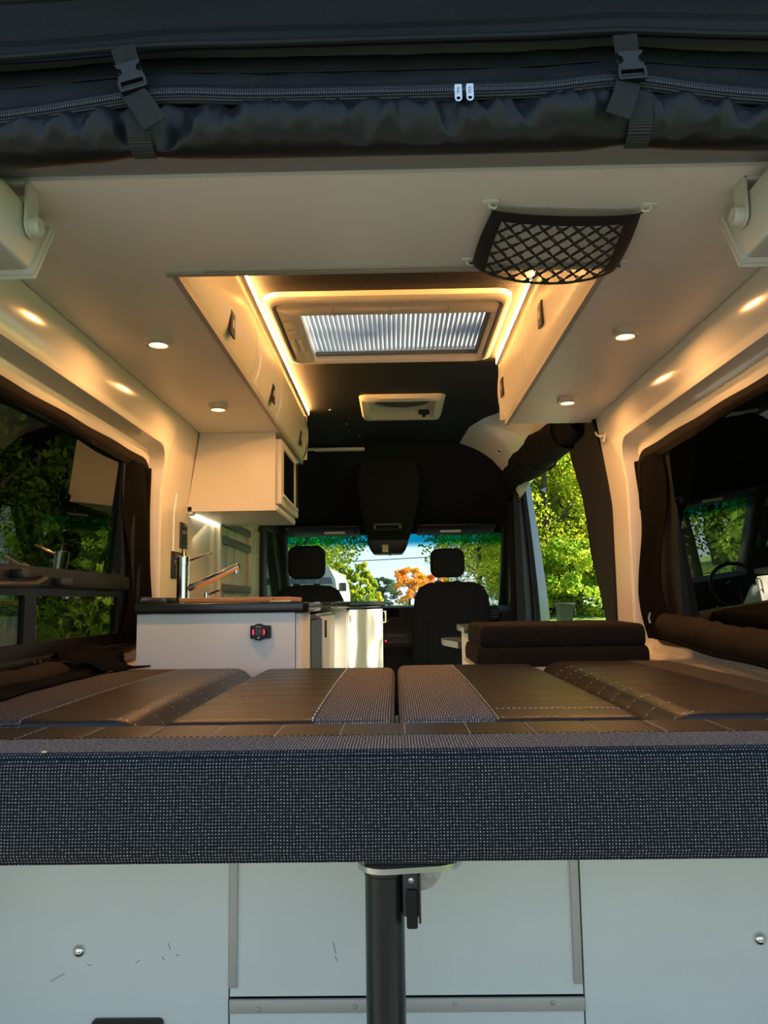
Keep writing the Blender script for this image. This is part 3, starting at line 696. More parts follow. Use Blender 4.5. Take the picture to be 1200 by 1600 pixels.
# ================================================================== SIDE WINDOWS
def side_window(s, label):
    W = thing('window_1' if s < 0 else 'window_2', label, 'window', (s*.94, 2.0, .84)); W['kind'] = 'structure'
    F = lambda x: (lambda p: (s*x, p[0], p[1]))
    y0, y1, z0, z1 = 1.02, 2.90, .835, 1.548
    fr = rr(y0, y1, z0, z1, .08, 6, 2)
    if s < 0:
        mb = MB(); ring_slab(mb, fr, rr(1.06, 2.668, .875, 1.515, .03, 6, 2), F(.960), F(.985))
        mb.build('frame_plate', FRAMEB, W, smooth=30)
        up = rr(1.04, 2.70, 1.090, 1.525, .03, 6, 2); ui = rr(1.07, 2.655, 1.105, 1.510, .02, 6, 2)
        ring_slab(MB(), up, ui, F(.948), F(.962)).build('upper_frame', FRAMEB, W, smooth=30)
        pm = MB().prism(rr(1.06, 2.665, 1.10, 1.515, .03, 4, 1), 'x', -.968, -.971); pm.v = [(x+.06*(z-1.31), y, z) for x, y, z in pm.v]; pm.build('upper_pane', GL_L, W, smooth=0)
        MB().box(-.962, -.935, 1.02, 2.74, 1.050, 1.098, .006).build('middle_rail', FRAMEB, W)
        for (a, b, d) in ((1.10, 2.005, .0), (1.985, 2.70, .010)):
            lo = rr(a, b, .866, 1.052, .012, 4, 1); li = rr(a+.055, b-.05, .905, 1.028, .010, 4, 1)
            fm = ring_slab(MB(), lo, li, F(.942+d), F(.958+d)).build('slider_frame', FRAMEB, W, smooth=30)
            MB().prism(rr(a+.05, b-.045, .900, 1.033, .01, 4, 1), 'x', -(.950+d), -(.952+d)).build('slider_pane', GL_S, fm, smooth=0)
        # opaque plate between: backing only around the sliders
        MB().box(-.950, -.925, 1.02, 2.80, .842, .868, .003).build('lower_rail', FRAMEB, W)
        for y in (1.75, 1.98, 2.01, 2.2, 2.42, 2.62): MB().lathe([(.006, 0), (.006, .003), (.003, .006)], (-.925, y, .856), (Vector((0, 1, 0)), Vector((0, 0, 1)), Vector((1, 0, 0))), 10).build('screw', BLACKP, W)
        MB().tube([(-.925, 1.70, 1.050), (-.912, 1.80, 1.052), (-.905, 1.93, 1.056), (-.912, 2.0, 1.072), (-.93, 2.03, 1.078)], [.007, .008, .009, .008, .006], 8).build('latch_handle', BLACKP, W)
        MB().box(-.937, -.905, 1.86, 1.90, 1.070, 1.092, .004).build('latch', BLACKP, W); MB().box(-.937, -.91, 2.10, 2.17, 1.055, 1.078, .004).build('latch', BLACKP, W)
        MB().tube([(-.945, 2.74, .90), (-.945, 2.74, 1.45)], .012, 8).build('seal', BLACKR, W); MB().tube([(-.94, 2.80, .90), (-.94, 2.80, 1.45)], .010, 8).build('seal', BLACKR, W)
    else:
        mb = MB(); ring_slab(mb, fr, rr(1.06, 2.60, .905, 1.515, .05, 6, 2), F(.960), F(.985)); mb.build('frame_plate', FRAMEB, W, smooth=30)
        pm = MB().prism(rr(1.05, 2.61, .90, 1.52, .05, 4, 1), 'x', .968, .971); pm.v = [(x-.072*(z-1.21), y, z) for x, y, z in pm.v]; pm.build('pane', GL_R, W, smooth=0)
    return W
side_window(-1, 'tinted left window with black frame and two lower sliding panes')
side_window(1, 'dark tinted right window mirroring the van interior')

def wob(*a): return noise.noise(Vector(a))
# curtain valances around the windows
def valance(s, label):
    t = thing('curtain_valance', label, 'curtain', (s*.92, 2.0, 1.48))
    path = [(y, 1.547) for y in np.linspace(1.02, 2.80, 46)]+[(2.83, 1.543), (2.857, 1.530), (2.875, 1.510), (2.884, 1.485), (2.888, 1.46), (2.89, 1.42), (2.89, 1.38), (2.888, 1.33)]
    outer = []; inner = []; stitch = []
    for i, (y, z) in enumerate(path):
        k = i/len(path)
        if y < 2.80: n = Vector((0, 0, -1))
        elif y < 2.886: n = Vector((0, -(y-2.80)/.09, -1+(y-2.80)/.09*.8)).normalized()
        else: n = Vector((0, -1, 0))
        wd = .040+.010*wob(y*2.2, z*2, s)+.004*math.sin(y*5+1)
        if z < 1.50: wd = max(.012, wd-.10*(1.50-z))
        p = Vector((s*(.930+.003*math.sin(y*17)), y, z)); q = p+n*wd+Vector((s*.012, 0, 0))
        outer.append(tuple(p)); inner.append(tuple(q)); stitch.append(tuple(p+n*wd*.72+Vector((-s*.001, 0, 0))))
    mid = [tuple((Vector(a)+Vector(b))*.5+Vector((-s*.006, 0, 0))) for a, b in zip(outer, inner)]
    MB().slab([outer, mid, inner], (s*.004, 0, 0)).build('cloth', BRN, t, smooth=60)
    MB().tube(stitch, .0012, 5).build('hem_stitching', BRND, t)
    rows = []
    for i in range(25):
        v = i/24; z = 1.515-.66*v; w = .014*math.sin(v*9+s)+.010*wob(v*5, s, 3)
        rows.append([(s*(.918+.010*math.sin(u*7+v*6)+.022*u), 2.884+w*(1-u)-.035*max(0, v-.75)/.25*(1 if s < 0 else 1.3)-(.20+.03*math.sin(v*7))*u, z) for u in (0, .12, .3, .5, .75, 1)])
    MB().slab(rows, (s*.004, 0, 0)).build('side_cloth', BRND, t, smooth=70)
    return t
valance(-1, 'brown hemmed curtain valance along the top of the left window')
valance(1, 'brown hemmed curtain valance along the top of the right window')

def roll(s, y0, y1, x, z, r, seed, label, m, name='rolled_curtain', sag=.0, slope=0.0):
    t = thing(name, label, 'curtain', (s*x, (y0+y1)/2, z-r))
    rows = []; N = 60
    for i in range(N+1):
        u = i/N; y = y0+(y1-y0)*u
        e = min(1, min(u, 1-u)*N/3.0)**.5 if (u > .9) else 1
        ring = []
        for k in range(20):
            a = 2*PI*k/20
            rad = r*e*(1+.16*wob(y*7, a*1.2, seed)+.10*wob(y*26, a*.5, seed+3)+.05*math.sin(y*60+a*2))
            ring.append((s*(x+rad*math.cos(a)*.9), y, z+slope*(y-y1)+sag*math.sin(PI*u)+rad*math.sin(a)))
        rows.append(ring)
    MB().grid(rows, closed=True).build('rolled_cloth', m, t, smooth=80)
    return t
cl = roll(-1, 1.0, 2.36, .880, .824, .033, 1, 'brown curtain rolled down below the left window', BRN)
# black lining cloth hanging over the left bed edge, bunched at its far end
rows = []
for i in range(61):
    u = i/60; y = 1.0+1.35*u; r = []
    for k in range(13):
        v = k/12; bun = max(0, (u-.80)/.2)
        x = .895-.085*v**.8-.012*math.sin(v*7+y*5)*v+.012*wob(y*6, v*3, 4)+.02*bun*math.sin(v*9)
        z = max(.814, .842-.030*v+.012*wob(y*9, v*4, 7)*(.4+v)+.030*bun*math.sin(PI*min(1, v*1.3)))
        r.append((-x, y+.03*bun*v, z))
    rows.append(r)
MB().slab(rows, (-.006, 0, -.004)).build('lining_cloth', BRND, cl, smooth=70)
rows = []
for i in range(33):
    u = i/32; r = []
    for k in range(15):
        v = k/14; spread = .35+.65*u**.8
        x = .900-.135*v*spread-.008*math.sin(v*8+u*6)
        z = .868+.012*math.sin(PI*min(1, u*1.1))-.075*v**1.4*spread+.014*math.sin(v*9-u*8)*(1-v*.5)+.012*wob(u*4, v*4, 5)
        r.append((-x, 2.02+.345*u+.03*v*u+.006*math.sin(v*7), max(z, .815)))
    rows.append(r)
MB().slab(rows, (0, .002, -.004)).build('bunched_end', BRND, cl, smooth=70)
cr = roll(1, 1.0, 2.64, .895, .908, .044, 9, 'brown curtain rolled up along the right window sill', BRN, slope=.047)
MB().tube([(.862, y, .872+.047*(y-2.64)+.004*math.sin(y*11)) for y in np.linspace(1.0, 2.60, 40)], .006, 6).build('piping', BRND, cr)
MB().tube([(.872, 2.66, .95), (.868, 2.665, .93), (.87, 2.66, .915)], .004, 6).build('cord_end', STEEL, cr)

# grab hook and sliding-door screen
t = thing('coat_hook', 'small white hook on the pillar right of the sliding door', 'hook', (.862, 3.08, 1.66))
MB().obox(Matrix.Translation((.866, 3.075, 1.675)) @ Matrix.Rotation(.25, 4, 'Y'), .010, .030, .10, .004).build('plate', WALL, t)
MB().tube([(.862, 3.075, 1.66), (.845, 3.085, 1.655), (.835, 3.095, 1.665), (.833, 3.10, 1.678)], [.005, .005, .004, .003], 8).build('prong', WALL, t)
zs = [.78, .86, .92, 1.0, 1.1, 1.2, 1.35, 1.5, 1.65, 1.74, 1.80]
def edgeR(z): return 3.155+.02*max(0, z-1.5)/.3-.0
def edgeL(z):
    P = [(.7, 3.24), (.92, 3.31), (1.24, 3.545), (1.5, 3.60), (1.83, 3.66)]
    for (a, b), (c, d) in zip(P, P[1:]):
        if z <= c: return b+(d-b)*(z-a)/(c-a)
    return P[-1][1]
rows = [[(xw(z)-.002-.010*math.sin(PI*u)*0+.004*math.sin(z*9+u*3), edgeR(z)+(edgeL(z)-edgeR(z))*u, z) for z in zs] for u in (0, .1, .35, .65, .9, 1)]
t = thing('side_screen', 'dark brown fabric screen edge beside the open sliding door', 'screen', (.88, 3.3, .78))
MB().slab(rows, (.012, 0, 0)).build('screen_cloth', STRIPF, t, smooth=60)
MB().tube([(xw(z)+.004, edgeL(z)+.004, z) for z in zs], .006, 8).build('edge_binding', BRND, t)
MB().tube([(xw(z)-.004, edgeR(z)-.004, z) for z in zs], .007, 8).build('edge_binding', BLACKR, t)
# rear pillar body behind that screen so no gap shows
MB().prism([(.905, 3.15), (1.02, 3.15), (1.02, 3.30), (.905, 3.22)], 'z', -.2, 1.9).build('trim_5', BLACKR, kind='structure', smooth=0)

t = thing('rolled_screen', 'black insect screen rolled up above the sliding door', 'screen', (.83, 4.3, 1.7))
rows = []
for i in range(61):
    u = i/60; y = 3.32+1.90*u; ring = []
    cx, cz = .832-.045*u, 1.795+.025*u-.03*math.sin(PI*u)*0
    for k in range(20):
        a = 2*PI*k/20
        rad = (.060+.030*math.sin(PI*min(1, u*.85))**.6)*(1+.22*wob(y*2.5, a*1.3, 5)+.12*wob(y*9, a*.8, 8)+.05*math.sin(y*11+a*3))
        if u > .93: rad *= max(.15, (1-u)/.07)**.5
        ring.append((cx+rad*math.cos(a), y, cz+rad*math.sin(a)*1.15))
    rows.append(ring)
MB().grid(rows, closed=True).build('rolled_cloth', ROLLB, t, smooth=80)
rows = []
for i in range(25):
    u = i/24; y = 4.35+.95*u; r = []
    for k in range(9):
        v = k/8
        r.append((.765+.03*v-.02*u+.012*math.sin(v*6+u*7), y, 1.86-.02*u-(.07+.15*u**1.3*(1-.25*max(0, (u-.85)/.15)))*v+.008*math.sin(u*17)))
    rows.append(r)
MB().slab(rows, (.008, 0, 0)).build('hanging_flap', ROLLB, t, smooth=70)
for y in (3.55, 4.2): MB().tube([(.83+.085*math.cos(a), y+.01*math.sin(a*2), 1.80+.095*math.sin(a)) for a in np.linspace(0, 2*PI, 18)], .006, 6).build('tie_strap', BRND, t)

# ================================================================== KITCHEN
K = thing('kitchen_cabinet', 'white kitchen cabinet facing the bed with a stepped aisle front', 'cabinet', (-.55, 3.2, 0))
MB().box(-.803, -.311, 2.40, 2.42, 0, .970).build('rear_panel', KITW, K, smooth=0)
MB().box(-.310, -.292, 2.402, 2.66, 0, .969, .004).build('aisle_panel', DOORW, K)
MB().box(-.802, -.315, 2.421, 2.655, 0, .955).build('carcass', PANEL, K, smooth=0)
MB().box(-.79, -.312, 2.665, 3.06, 0, .955).build('fridge_body', BLACKP, K, smooth=0)
fd = MB(); 
for k in range(8): fd.box(-.312, -.288, 2.672+k*.048, 2.672+k*.048+.037, .05, .938, .004)
fd.build('fridge_grille', mat('grey_fridge_ribs', (.035, .035, .037), .45), K)
d = MB().box(-.315, -.283, 3.085, 3.62, .05, .945, .006).build('door', DOORW, K)
MB().box(-.312, -.286, 3.064, 3.080, .05, .948, .003).build('door_frame', ALU, K)
MB().box(-.283, -.276, 3.10, 3.13, .86, .93, .003).build('door_catch', BLACKP, d)
MB().box(-.79, -.316, 3.085, 3.88, 0, .955).build('carcass', PANEL, K, smooth=0)
MB().box(-.85, -.245, 3.89, 3.905, 0, .969).build('end_panel', DOORW, K, smooth=0)
# angled front unit with a sunlit door
A = Vector((-.250, 3.905)); Bp = Vector((-.085, 4.36)); dr = (Bp-A).normalized(); nr = Vector((dr.y, -dr.x))
MB().prism([(-.85, 3.906), (A.x-.01, 3.906), (Bp.x-.012, Bp.y), (-.4, 4.42), (-.85, 4.42)], 'z', 0, .955).build('carcass', DOORW, K, smooth=0)
def onface(u, z, d=0.0): q = A+dr*u+nr*d; return Vector((q.x, q.y, z))
L = (Bp-A).length
MF = Matrix((Vector((dr.x, dr.y, 0)), Vector((0, 0, 1)), Vector((nr.x, nr.y, 0)))).transposed().to_4x4()
def fbox(u0, u1, z0, z1, d0, d1, bev): M = MF.copy(); M.translation = onface((u0+u1)/2, (z0+z1)/2, (d0+d1)/2); return MB().obox(M, u1-u0, z1-z0, d1-d0, bev)
d = fbox(.008, L-.004, .04, .960, .0, .018, .003).build('door', DOORW, K)
fbox(.010, .028, .90, .935, .018, .024, .002).build('hinge', STEEL, d)
hb = MB(); M0 = onface(L-.018, .94, .018)
hb.tube([onface(L-.02, .948, .018), onface(L-.02, .948, .04), onface(L-.02, .885, .04), onface(L-.02, .885, .018)], .005, 8); hb.build('handle', CHROME, d)
for k, z in enumerate((.30, .62)): pass

Tp = thing('worktop', 'black kitchen worktop with stepped front edge', 'worktop', (-.55, 3.2, .97))
out = [(-.806, 2.385), (-.285, 2.385), (-.268, 2.40), (-.268, 2.78), (-.30, 2.81), (-.30, 3.20), (-.268, 3.24), (-.262, 3.60), (-.232, 3.86), (-.225, 3.90), (-.06, 4.345), (-.075, 4.375), (-.40, 4.44), (-.893, 4.44), (-.893, 2.97), (-.806, 2.95)]
mb = MB(); bm = bmesh.new(); vs = [bm.verts.new((x, y, .971)) for x, y in out]; f = bm.faces.new(vs); r = bmesh.ops.extrude_face_region(bm, geom=[f])
for v in [q for q in r['geom'] if isinstance(q, bmesh.types.BMVert)]: v.co.z = 1.003
bmesh.ops.bevel(bm, geom=[e for e in bm.edges if abs(e.verts[0].co.z-e.verts[1].co.z) < 1e-4], offset=.006, segments=3, profile=.5, affect='EDGES'); mb.bm(bm); mb.build('slab', TOPB, Tp)
MB().box(-.806, -.790, 2.41, 2.95, 1.0025, 1.024, .004).build('upstand', TOPB, Tp)
# white quilted cover / catch under worktop
t = thing('cutting_board', 'long oiled wooden cutting board lying on the black worktop', 'board', (-.52, 2.7, 1.003))
MB().box(-.71, -.40, 2.53, 2.86, 1.0045, 1.020, .003).build('board', WOODM, t); MB().box(-.398, -.345, 2.53, 2.86, 1.0045, 1.020, .003).build('end_block', WOODM, t)
tag(MB().box(-.40, -.34, 2.46, 2.52, 1.0035, 1.008, .002).build('sponge_pad', WHITEM), 'small pale pad in front of the cutting board', 'pad')

t = thing('kitchen_tap', 'tall chrome kitchen tap with angled spout on the black worktop', 'tap', (-.757, 2.75, 1.003))
c = (-.757, 2.75, 0)
MB().lathe([(.029, 1.0035), (.029, 1.008), (.0235, 1.010), (.0235, 1.135)], c, 'z', 24).build('column', CHROME, t, smooth=40)
MB().lathe([(.0225, 1.135), (.0225, 1.139), (.0250, 1.1395), (.0250, 1.168), (.023, 1.170), (.010, 1.172), (.007, 1.185), (.005, 1.196)], c, 'z', 24).build('cap', CHROME, t, smooth=40)
MB().tube([(-.735, 2.75, 1.058), (-.66, 2.75, 1.088), (-.557, 2.75, 1.134)], [.013, .013, .0125], 16).build('spout', CHROME, t)
MB().lathe([(.008, 1.108), (.008, 1.125)], (-.567, 2.75, 0), 'z', 12).build('aerator', CHROME, t)
MB().tube([(-.735, 2.75, 1.156), (-.655, 2.75, 1.182)], .0045, 10).build('lever', CHROME, t)
t = thing('filter_tap', 'small bronze drinking water tap between the kitchen tap and cutting board', 'tap', (-.715, 2.92, 1.003))
MB().lathe([(.013, 1.0035), (.013, 1.006), (.010, 1.008), (.010, 1.043), (.007, 1.046)], (-.715, 2.92, 0), 'z', 14).build('body', CHROME, t)
MB().tube([(-.709, 2.92, 1.034), (-.672, 2.92, 1.050), (-.665, 2.92, 1.052)], .004, 8).build('spout', CHROME, t)

# battery gauge
t = thing('battery_monitor', 'round black battery gauge with two red lights on the white cabinet', 'gauge', (-.417, 2.39, .885))
G = (-.417, .912)
MB().prism([(G[0]+dx, G[1]+dz) for dx, dz in ((-.031, -.017), (-.028, -.020), (.030, -.020), (.033, -.017), (.033, .017), (.030, .020), (-.028, .020), (-.031, .017))], 'y', 2.389, 2.3995).build('plate', BLACKP, t, smooth=0)
ax = (Vector((1, 0, 0)), Vector((0, 0, 1)), Vector((0, -1, 0)))
MB().lathe([(.0255, 0), (.0255, .006), (.023, .009), (.0, .009)], (G[0]-.003, 2.389, G[1]), ax, 32, caps=False).build('bezel', BLACKP, t, smooth=40)
MB().box(G[0]-.013, G[0]+.007, 2.3785, 2.3800, G[1]-.010, G[1]+.010).build('screen', LCD, t, smooth=0)
for sx in (-1, 1):
    pts = [(G[0]-.003+sx*(.0145+.0045*math.cos(a)), G[1]+.0085*math.sin(a)) for a in np.linspace(-PI/2, PI/2, 9)]
    MB().prism(pts, 'y', 2.3782, 2.3800).build('red_light', RED, t, smooth=0)
MB().box(G[0]-.012, G[0]+.004, 2.3785, 2.3800, G[1]+.0150, G[1]+.0172).build('maker_line', WHITEM, t, smooth=0)
MB().lathe([(.0035, 0), (.0035, .002), (.0, .002)], (G[0]-.003, 2.380, G[1]-.017), ax, 12, caps=False).build('button', STEEL, t)

# wall panels, light, strapped pillar
def wall_panel(y0, y1, z0, z1, label, seed):
    t = thing('control_panel', label, 'panel', (-.9, (y0+y1)/2, z0))
    MB().box(-.8995, -.892, y0, y1, z0, z1, .003).build('plate', BLACKP, t)
    for k in range(4):
        z = z0+(z1-z0)*(.16+.2*k)
        MB().box(-.8925, -.8895, y0+.02, y1-.02, z, z+.012, .001).build('switch', DASH if k != 2 else SLAT, t)
    MB().box(-.8925, -.890, y0+.03, y1-.03, z1-.014, z1-.010).build('marking', SLAT, t, smooth=0)
wall_panel(3.20, 3.30, 1.235, 1.345, 'upper narrow black control panel on the cream wall behind the tap', 1)
wall_panel(3.08, 3.285, 1.105, 1.215, 'lower square black control panel on the cream wall behind the tap', 2)
MB_s = thing('wall_plug', 'small white socket plug under the corner of the microwave cabinet', 'plug', (-.885, 3.33, 1.39))
MB().box(-.899, -.872, 3.30, 3.345, 1.385, 1.425, .005).build('body', PLW, MB_s)
t = thing('cabinet_light', 'slim lit bar light under the microwave cabinet', 'light', (-.885, 3.62, 1.385))
mb = MB(); mb.prism([(-.899, 1.404), (-.874, 1.404), (-.872, 1.398), (-.899, 1.388)], 'y', 3.36, 3.90); mb.build('housing', PLW, t, smooth=0)
mb = MB(); mb.prism([(-.897, 1.3865), (-.874, 1.3955), (-.873, 1.3935), (-.896, 1.3835)], 'y', 3.375, 3.885); mb.build('diffuser', UNDERE, t, smooth=0)
ld = bpy.data.lights.new('bar_lamp', 'AREA'); ld.shape = 'RECTANGLE'; ld.size = .48; ld.size_y = .02; ld.energy = UNDER_W; ld.color = (1, .74, .42)
lo = bpy.data.objects.new('bar_lamp', ld); COL.objects.link(lo); lo.location = (-.878, 3.63, 1.378); lo.rotation_euler = (0, math.radians(-20), PI/2)

t = thing('pillar_frame', 'bare cream metal wall frame with three grey straps behind the sink', 'frame', (-.89, 4.4, 1.0))
MB().box(-.8975, -.892, 3.84, 4.98, .96, 1.42).build('back_sheet', CREAM, t, smooth=0)
for y0, y1, d in ((3.84, 3.90, .02), (4.62, 4.72, .03), (4.74, 4.97, .018)): MB().box(-.8915, -.8915+d, y0, y1, .96, 1.46, .006).build('rib', CREAM, t)
for y0, y1 in ((4.02, 4.09), (4.22, 4.36)): MB().prism([(y0, 1.0), (y1, 1.0), (y1+.10, 1.40), (y0+.06, 1.40)], 'x', -.8915, -.884).build('stiffener', CREAM, t, smooth=0)
for z in (1.08, 1.325, 1.415): MB().box(-.8695, -.864, 3.87, 4.66, z-.020, z+.020, .002).build('strap', SLAT, t)
for y, z in ((4.85, 1.05), (4.87, 1.30)): MB().lathe([(.012, 0), (.012, .006), (.006, .010)], (-.873, y, z), (Vector((0, 1, 0)), Vector((0, 0, 1)), Vector((1, 0, 0))), 10).build('bolt', CREAM, t)

# microwave cabinet + microwave
t = thing('microwave_cabinet', 'white cabinet hanging under the left locker around the microwave', 'cabinet', (-.70, 3.65, 1.40))
MB().prism([(-.845, 1.7445), (-.897, 1.405), (-.514, 1.405), (-.514, 1.7445)], 'y', 3.30, 3.318).build('side_panel', DOORW, t, smooth=0)
MB().box(-.897, -.510, 3.300, 3.945, 1.3995, 1.4045).build('bottom_panel', SATIN, t, smooth=0)
MB().prism([(-.845, 1.7445), (-.897, 1.405), (-.514, 1.405), (-.514, 1.7445)], 'y', 3.92, 3.938).build('side_panel', DOORW, t, smooth=0)
MB().box(-.522, -.506, 3.3185, 3.92, 1.4045, 1.424, .002).build('front_rail', DOORW, t)
for x, y in ((-.80, 3.34), (-.60, 3.34), (-.55, 3.6)): MB().lathe([(.008, 1.3994), (.008, 1.398), (.004, 1.397)], (x, y, 0), 'z', 10).build('screw_cap', PLW, t)
t = thing('microwave', 'built-in microwave with dark glass door in the hanging cabinet', 'microwave', (-.66, 3.62, 1.43))
MB().box(-.84, -.520, 3.325, 3.91, 1.426, 1.725).build('body', BLACKP, t, smooth=0)
d = ring_slab(MB(), rr(3.327, 3.908, 1.430, 1.722, .008, 4, 2), rr(3.40, 3.80, 1.475, 1.690, .02, 4, 2), lambda p: (-.519, p[0], p[1]), lambda p: (-.490, p[0], p[1])).build('door', DOORW, t, smooth=30)
MB().box(-.5185, -.494, 3.405, 3.795, 1.478, 1.688).build('glass', mat('microwave_glass', (.006, .006, .006), .12), d, smooth=0)
MB().box(-.4905, -.486, 3.82, 3.885, 1.46, 1.70, .002).build('control_strip', BLACKP, t)
MB().tube([(-.489, 3.37, 1.475), (-.474, 3.45, 1.455), (-.474, 3.75, 1.452), (-.488, 3.86, 1.465)], .007, 8).build('handle', PLW, d)

# ================================================================== CAB
def seat(x, y, hx, label, ht, wd, bt, bw, m=SEATB):
    """x,y centre of the backrest; ht: headrest (z0,z1), wd: headrest width; bt: back top; bw: back width"""
    t = thing('driver_seat' if x < 0 else 'passenger_seat', label, 'seat', (x, y, .0))
    def rounded(x0, x1, z0, z1, y0, y1, r, taper=0, n=8):
        mb = MB(); rows = []
        lo = rr(x0, x1, z0, z1, r, n, 3)
        cx, cz = (x0+x1)/2, (z0+z1)/2
        prof = [(0, .0), (.0, .80), (.10, .95), (.30, 1.0), (.7, 1.0), (.9, .95), (1.0, .80), (1.0, .0)]
        for d, k in prof: rows.append([(cx+(p[0]-cx)*k, y0+(y1-y0)*d, cz+(p[1]-cz)*k) for p in lo])
        return mb.grid(rows, closed=True)
    rounded(hx-wd/2, hx+wd/2, ht[0], ht[1], y+.0, y+.10, .055).build('headrest', m, t, smooth=60)
    for sx in (-.27, .27):
        MB().tube([(hx+sx*wd*1.02, y+.05, ht[0]+.04), (hx+sx*wd*1.02, y+.06, bt-.02)], .006, 8).build('headrest_post', STEEL, t)
        MB().box(hx+sx*wd*1.02-.022, hx+sx*wd*1.02+.022, y+.035, y+.085, bt-.012, bt+.008, .005).build('post_guide', BLACKP, t)
    # backrest: shouldered outline
    h = bw/2
    out = [(-h*.86, .42), (-h*1.0, .55), (-h*1.02, .72), (-h*1.0, .86), (-h*.93, bt-.10), (-h*.80, bt-.035), (-h*.58, bt-.006), (0, bt+.002), (h*.58, bt-.006), (h*.80, bt-.035), (h*.93, bt-.10), (h*1.0, .86), (h*1.02, .72), (h*1.0, .55), (h*.86, .42)]
    cz = .8; rows = []
    for d, k in [(0, 0), (0, .80), (.03, .93), (.10, 1.0), (.7, 1.0), (.95, .92), (1, .8), (1, 0)]:
        rows.append([(x+p[0]*k, y-.0+.15*d, cz+(p[1]-cz)*k) for p in out])
    MB().grid(rows, closed=True).build('backrest', m, t, smooth=60)
    # hard back shell panel with a seam
    MB().prism([(x-h*.62, .45), (x+h*.62, .45), (x+h*.60, .86), (x-h*.60, .86)], 'y', y-.014, y+.01).build('back_pocket', m, t, smooth=0)
    rounded(x-h*.98, x+h*.98, .0+.36, .50, y+.08, y+.46, .05).build('seat_cushion', m, t, smooth=60)
    MB().box(x-h*.8, x+h*.8, y+.1, y+.44, .0, .36, .02).build('seat_base', BLACKP, t)
    return t
ds = seat(-.553, 4.92, -.567, 'black driver seat behind the kitchen unit at left', (1.150, 1.365), .238, 1.112, .475)
ps = seat(.385, 5.22, .362, 'black passenger seat in front of the sliding door', (1.158, 1.356), .232, 1.128, .535)
# white quilted throw beside the driver seat
rows = []
for i in range(13):
    u = i/12; r = []
    for k in range(15):
        v = k/14
        r.append((-.30+.17*v+.035*v*u, 4.62+.30*u-.02*math.sin(v*6), .91-.08*(1-v)*0-(.42*v**1.6 if v > 0 else 0)-.02*u+.010*math.sin(u*22)*math.sin(v*22)))
    rows.append(r)
tag(MB().slab(rows, (-.012, 0, -.012)).build('quilted_throw', QUILT, smooth=60), 'white quilted throw hanging beside the driver seat past the worktop end', 'throw')

t = thing('dashboard', 'dark dashboard with screen and radio under the windshield', 'dashboard', (0, 6.0, .0))
MB().prism([(5.86, .62), (5.80, .80), (5.82, .925), (5.90, .962), (6.25, .940), (6.40, .90), (6.40, .3), (5.95, .3)], 'x', -.87, .87).build('top_pad', DASH, t, smooth=20)
MB().prism([(5.74, .25), (5.72, .60), (5.745, .80), (5.80, .955), (5.86, .97), (5.90, .3)], 'x', -.24, .235).build('centre_stack', DASH, t, smooth=0)
def dpan(x0, x1, z0, z1, d, m_, nm): 
    def Y(z): return 5.72+(5.745-5.72)*(z-.6)/.2 if z < .8 else 5.745+(5.80-5.745)*(z-.8)/.155
    return MB().add([(x0, Y(z0)-d, z0), (x1, Y(z0)-d, z0), (x1, Y(z1)-d, z1), (x0, Y(z1)-d, z1), (x0, Y(z0)+.01, z0), (x1, Y(z0)+.01, z0), (x1, Y(z1)+.01, z1), (x0, Y(z1)+.01, z1)], [(0, 1, 2, 3), (4, 7, 6, 5), (0, 4, 5, 1), (1, 5, 6, 2), (2, 6, 7, 3), (3, 7, 4, 0)]).build(nm, m_, t, smooth=0)
dpan(-.125, .03, .885, .945, .004, mat('screen_black', (.006, .006, .008), .15), 'screen')
dpan(-.16, .14, .845, .872, .008, BLACKP, 'switch_bar'); dpan(-.085, -.045, .851, .862, .011, SLAT, 'lit_switch'); 
for k in range(4): dpan(.0+k*.03, .022+k*.03, .850, .864, .010, DASH, 'switch')
rd = dpan(-.13, .12, .690, .765, .010, BLACKP, 'radio')
MB().box(-.045, .085, 5.704, 5.724, .742, .752).build('cd_slot', SLAT, rd, smooth=0)
MB().lathe([(.006, 0), (.006, .004), (.0, .004)], (-.072, 5.712, .712), ax, 10, caps=False).build('red_light', RED, rd)
for k in range(5): MB().box(-.045+k*.03, -.030+k*.03, 5.708, 5.72, .702, .710).build('button', SLAT, rd, smooth=0)
dpan(-.17, .17, .60, .665, .006, BLACKR, 'storage_tray')
for x, r in ((.735, .060), (.19, .045), (-.19, .045)):
    y = 5.80 if x > .5 else 5.76; z = .90 if x > .5 else .90
    MB().lathe([(r, 0), (r, .02), (r*.8, .026), (r*.74, .016), (.0, .016)], (x, y, z), ax, 24, caps=False).build('air_vent', BLACKP, t)
    for k in (-1, 0, 1): MB().box(x-r*.7, x+r*.7, y-.022, y-.016, z+k*r*.35-.003, z+k*r*.35+.003).build('vent_slat', SLAT, t, smooth=0)
t = thing('steering_wheel', 'black steering wheel ahead of the driver seat', 'steering wheel', (-.50, 5.62, .80))
c0 = Vector((-.50, 5.60, .86)); e1 = Vector((1, 0, 0)); e2 = Vector((0, .42, .91)).normalized(); e3 = e1.cross(e2)
MB().tube([c0+(e1*math.cos(a)+e2*math.sin(a))*.185 for a in np.linspace(0, 2*PI, 33)], .014, 8, caps=False).build('rim', BLACKP, t)
MB().lathe([(.0, -.01), (.065, -.01), (.07, .02), (.05, .05)], c0, (e1, e2, -e3), 16).build('hub', BLACKP, t)
for a in (.2, PI-.2, -PI/2): MB().tube([c0, c0+(e1*math.cos(a)+e2*math.sin(a))*.18], .014, 6).build('spoke', BLACKP, t)

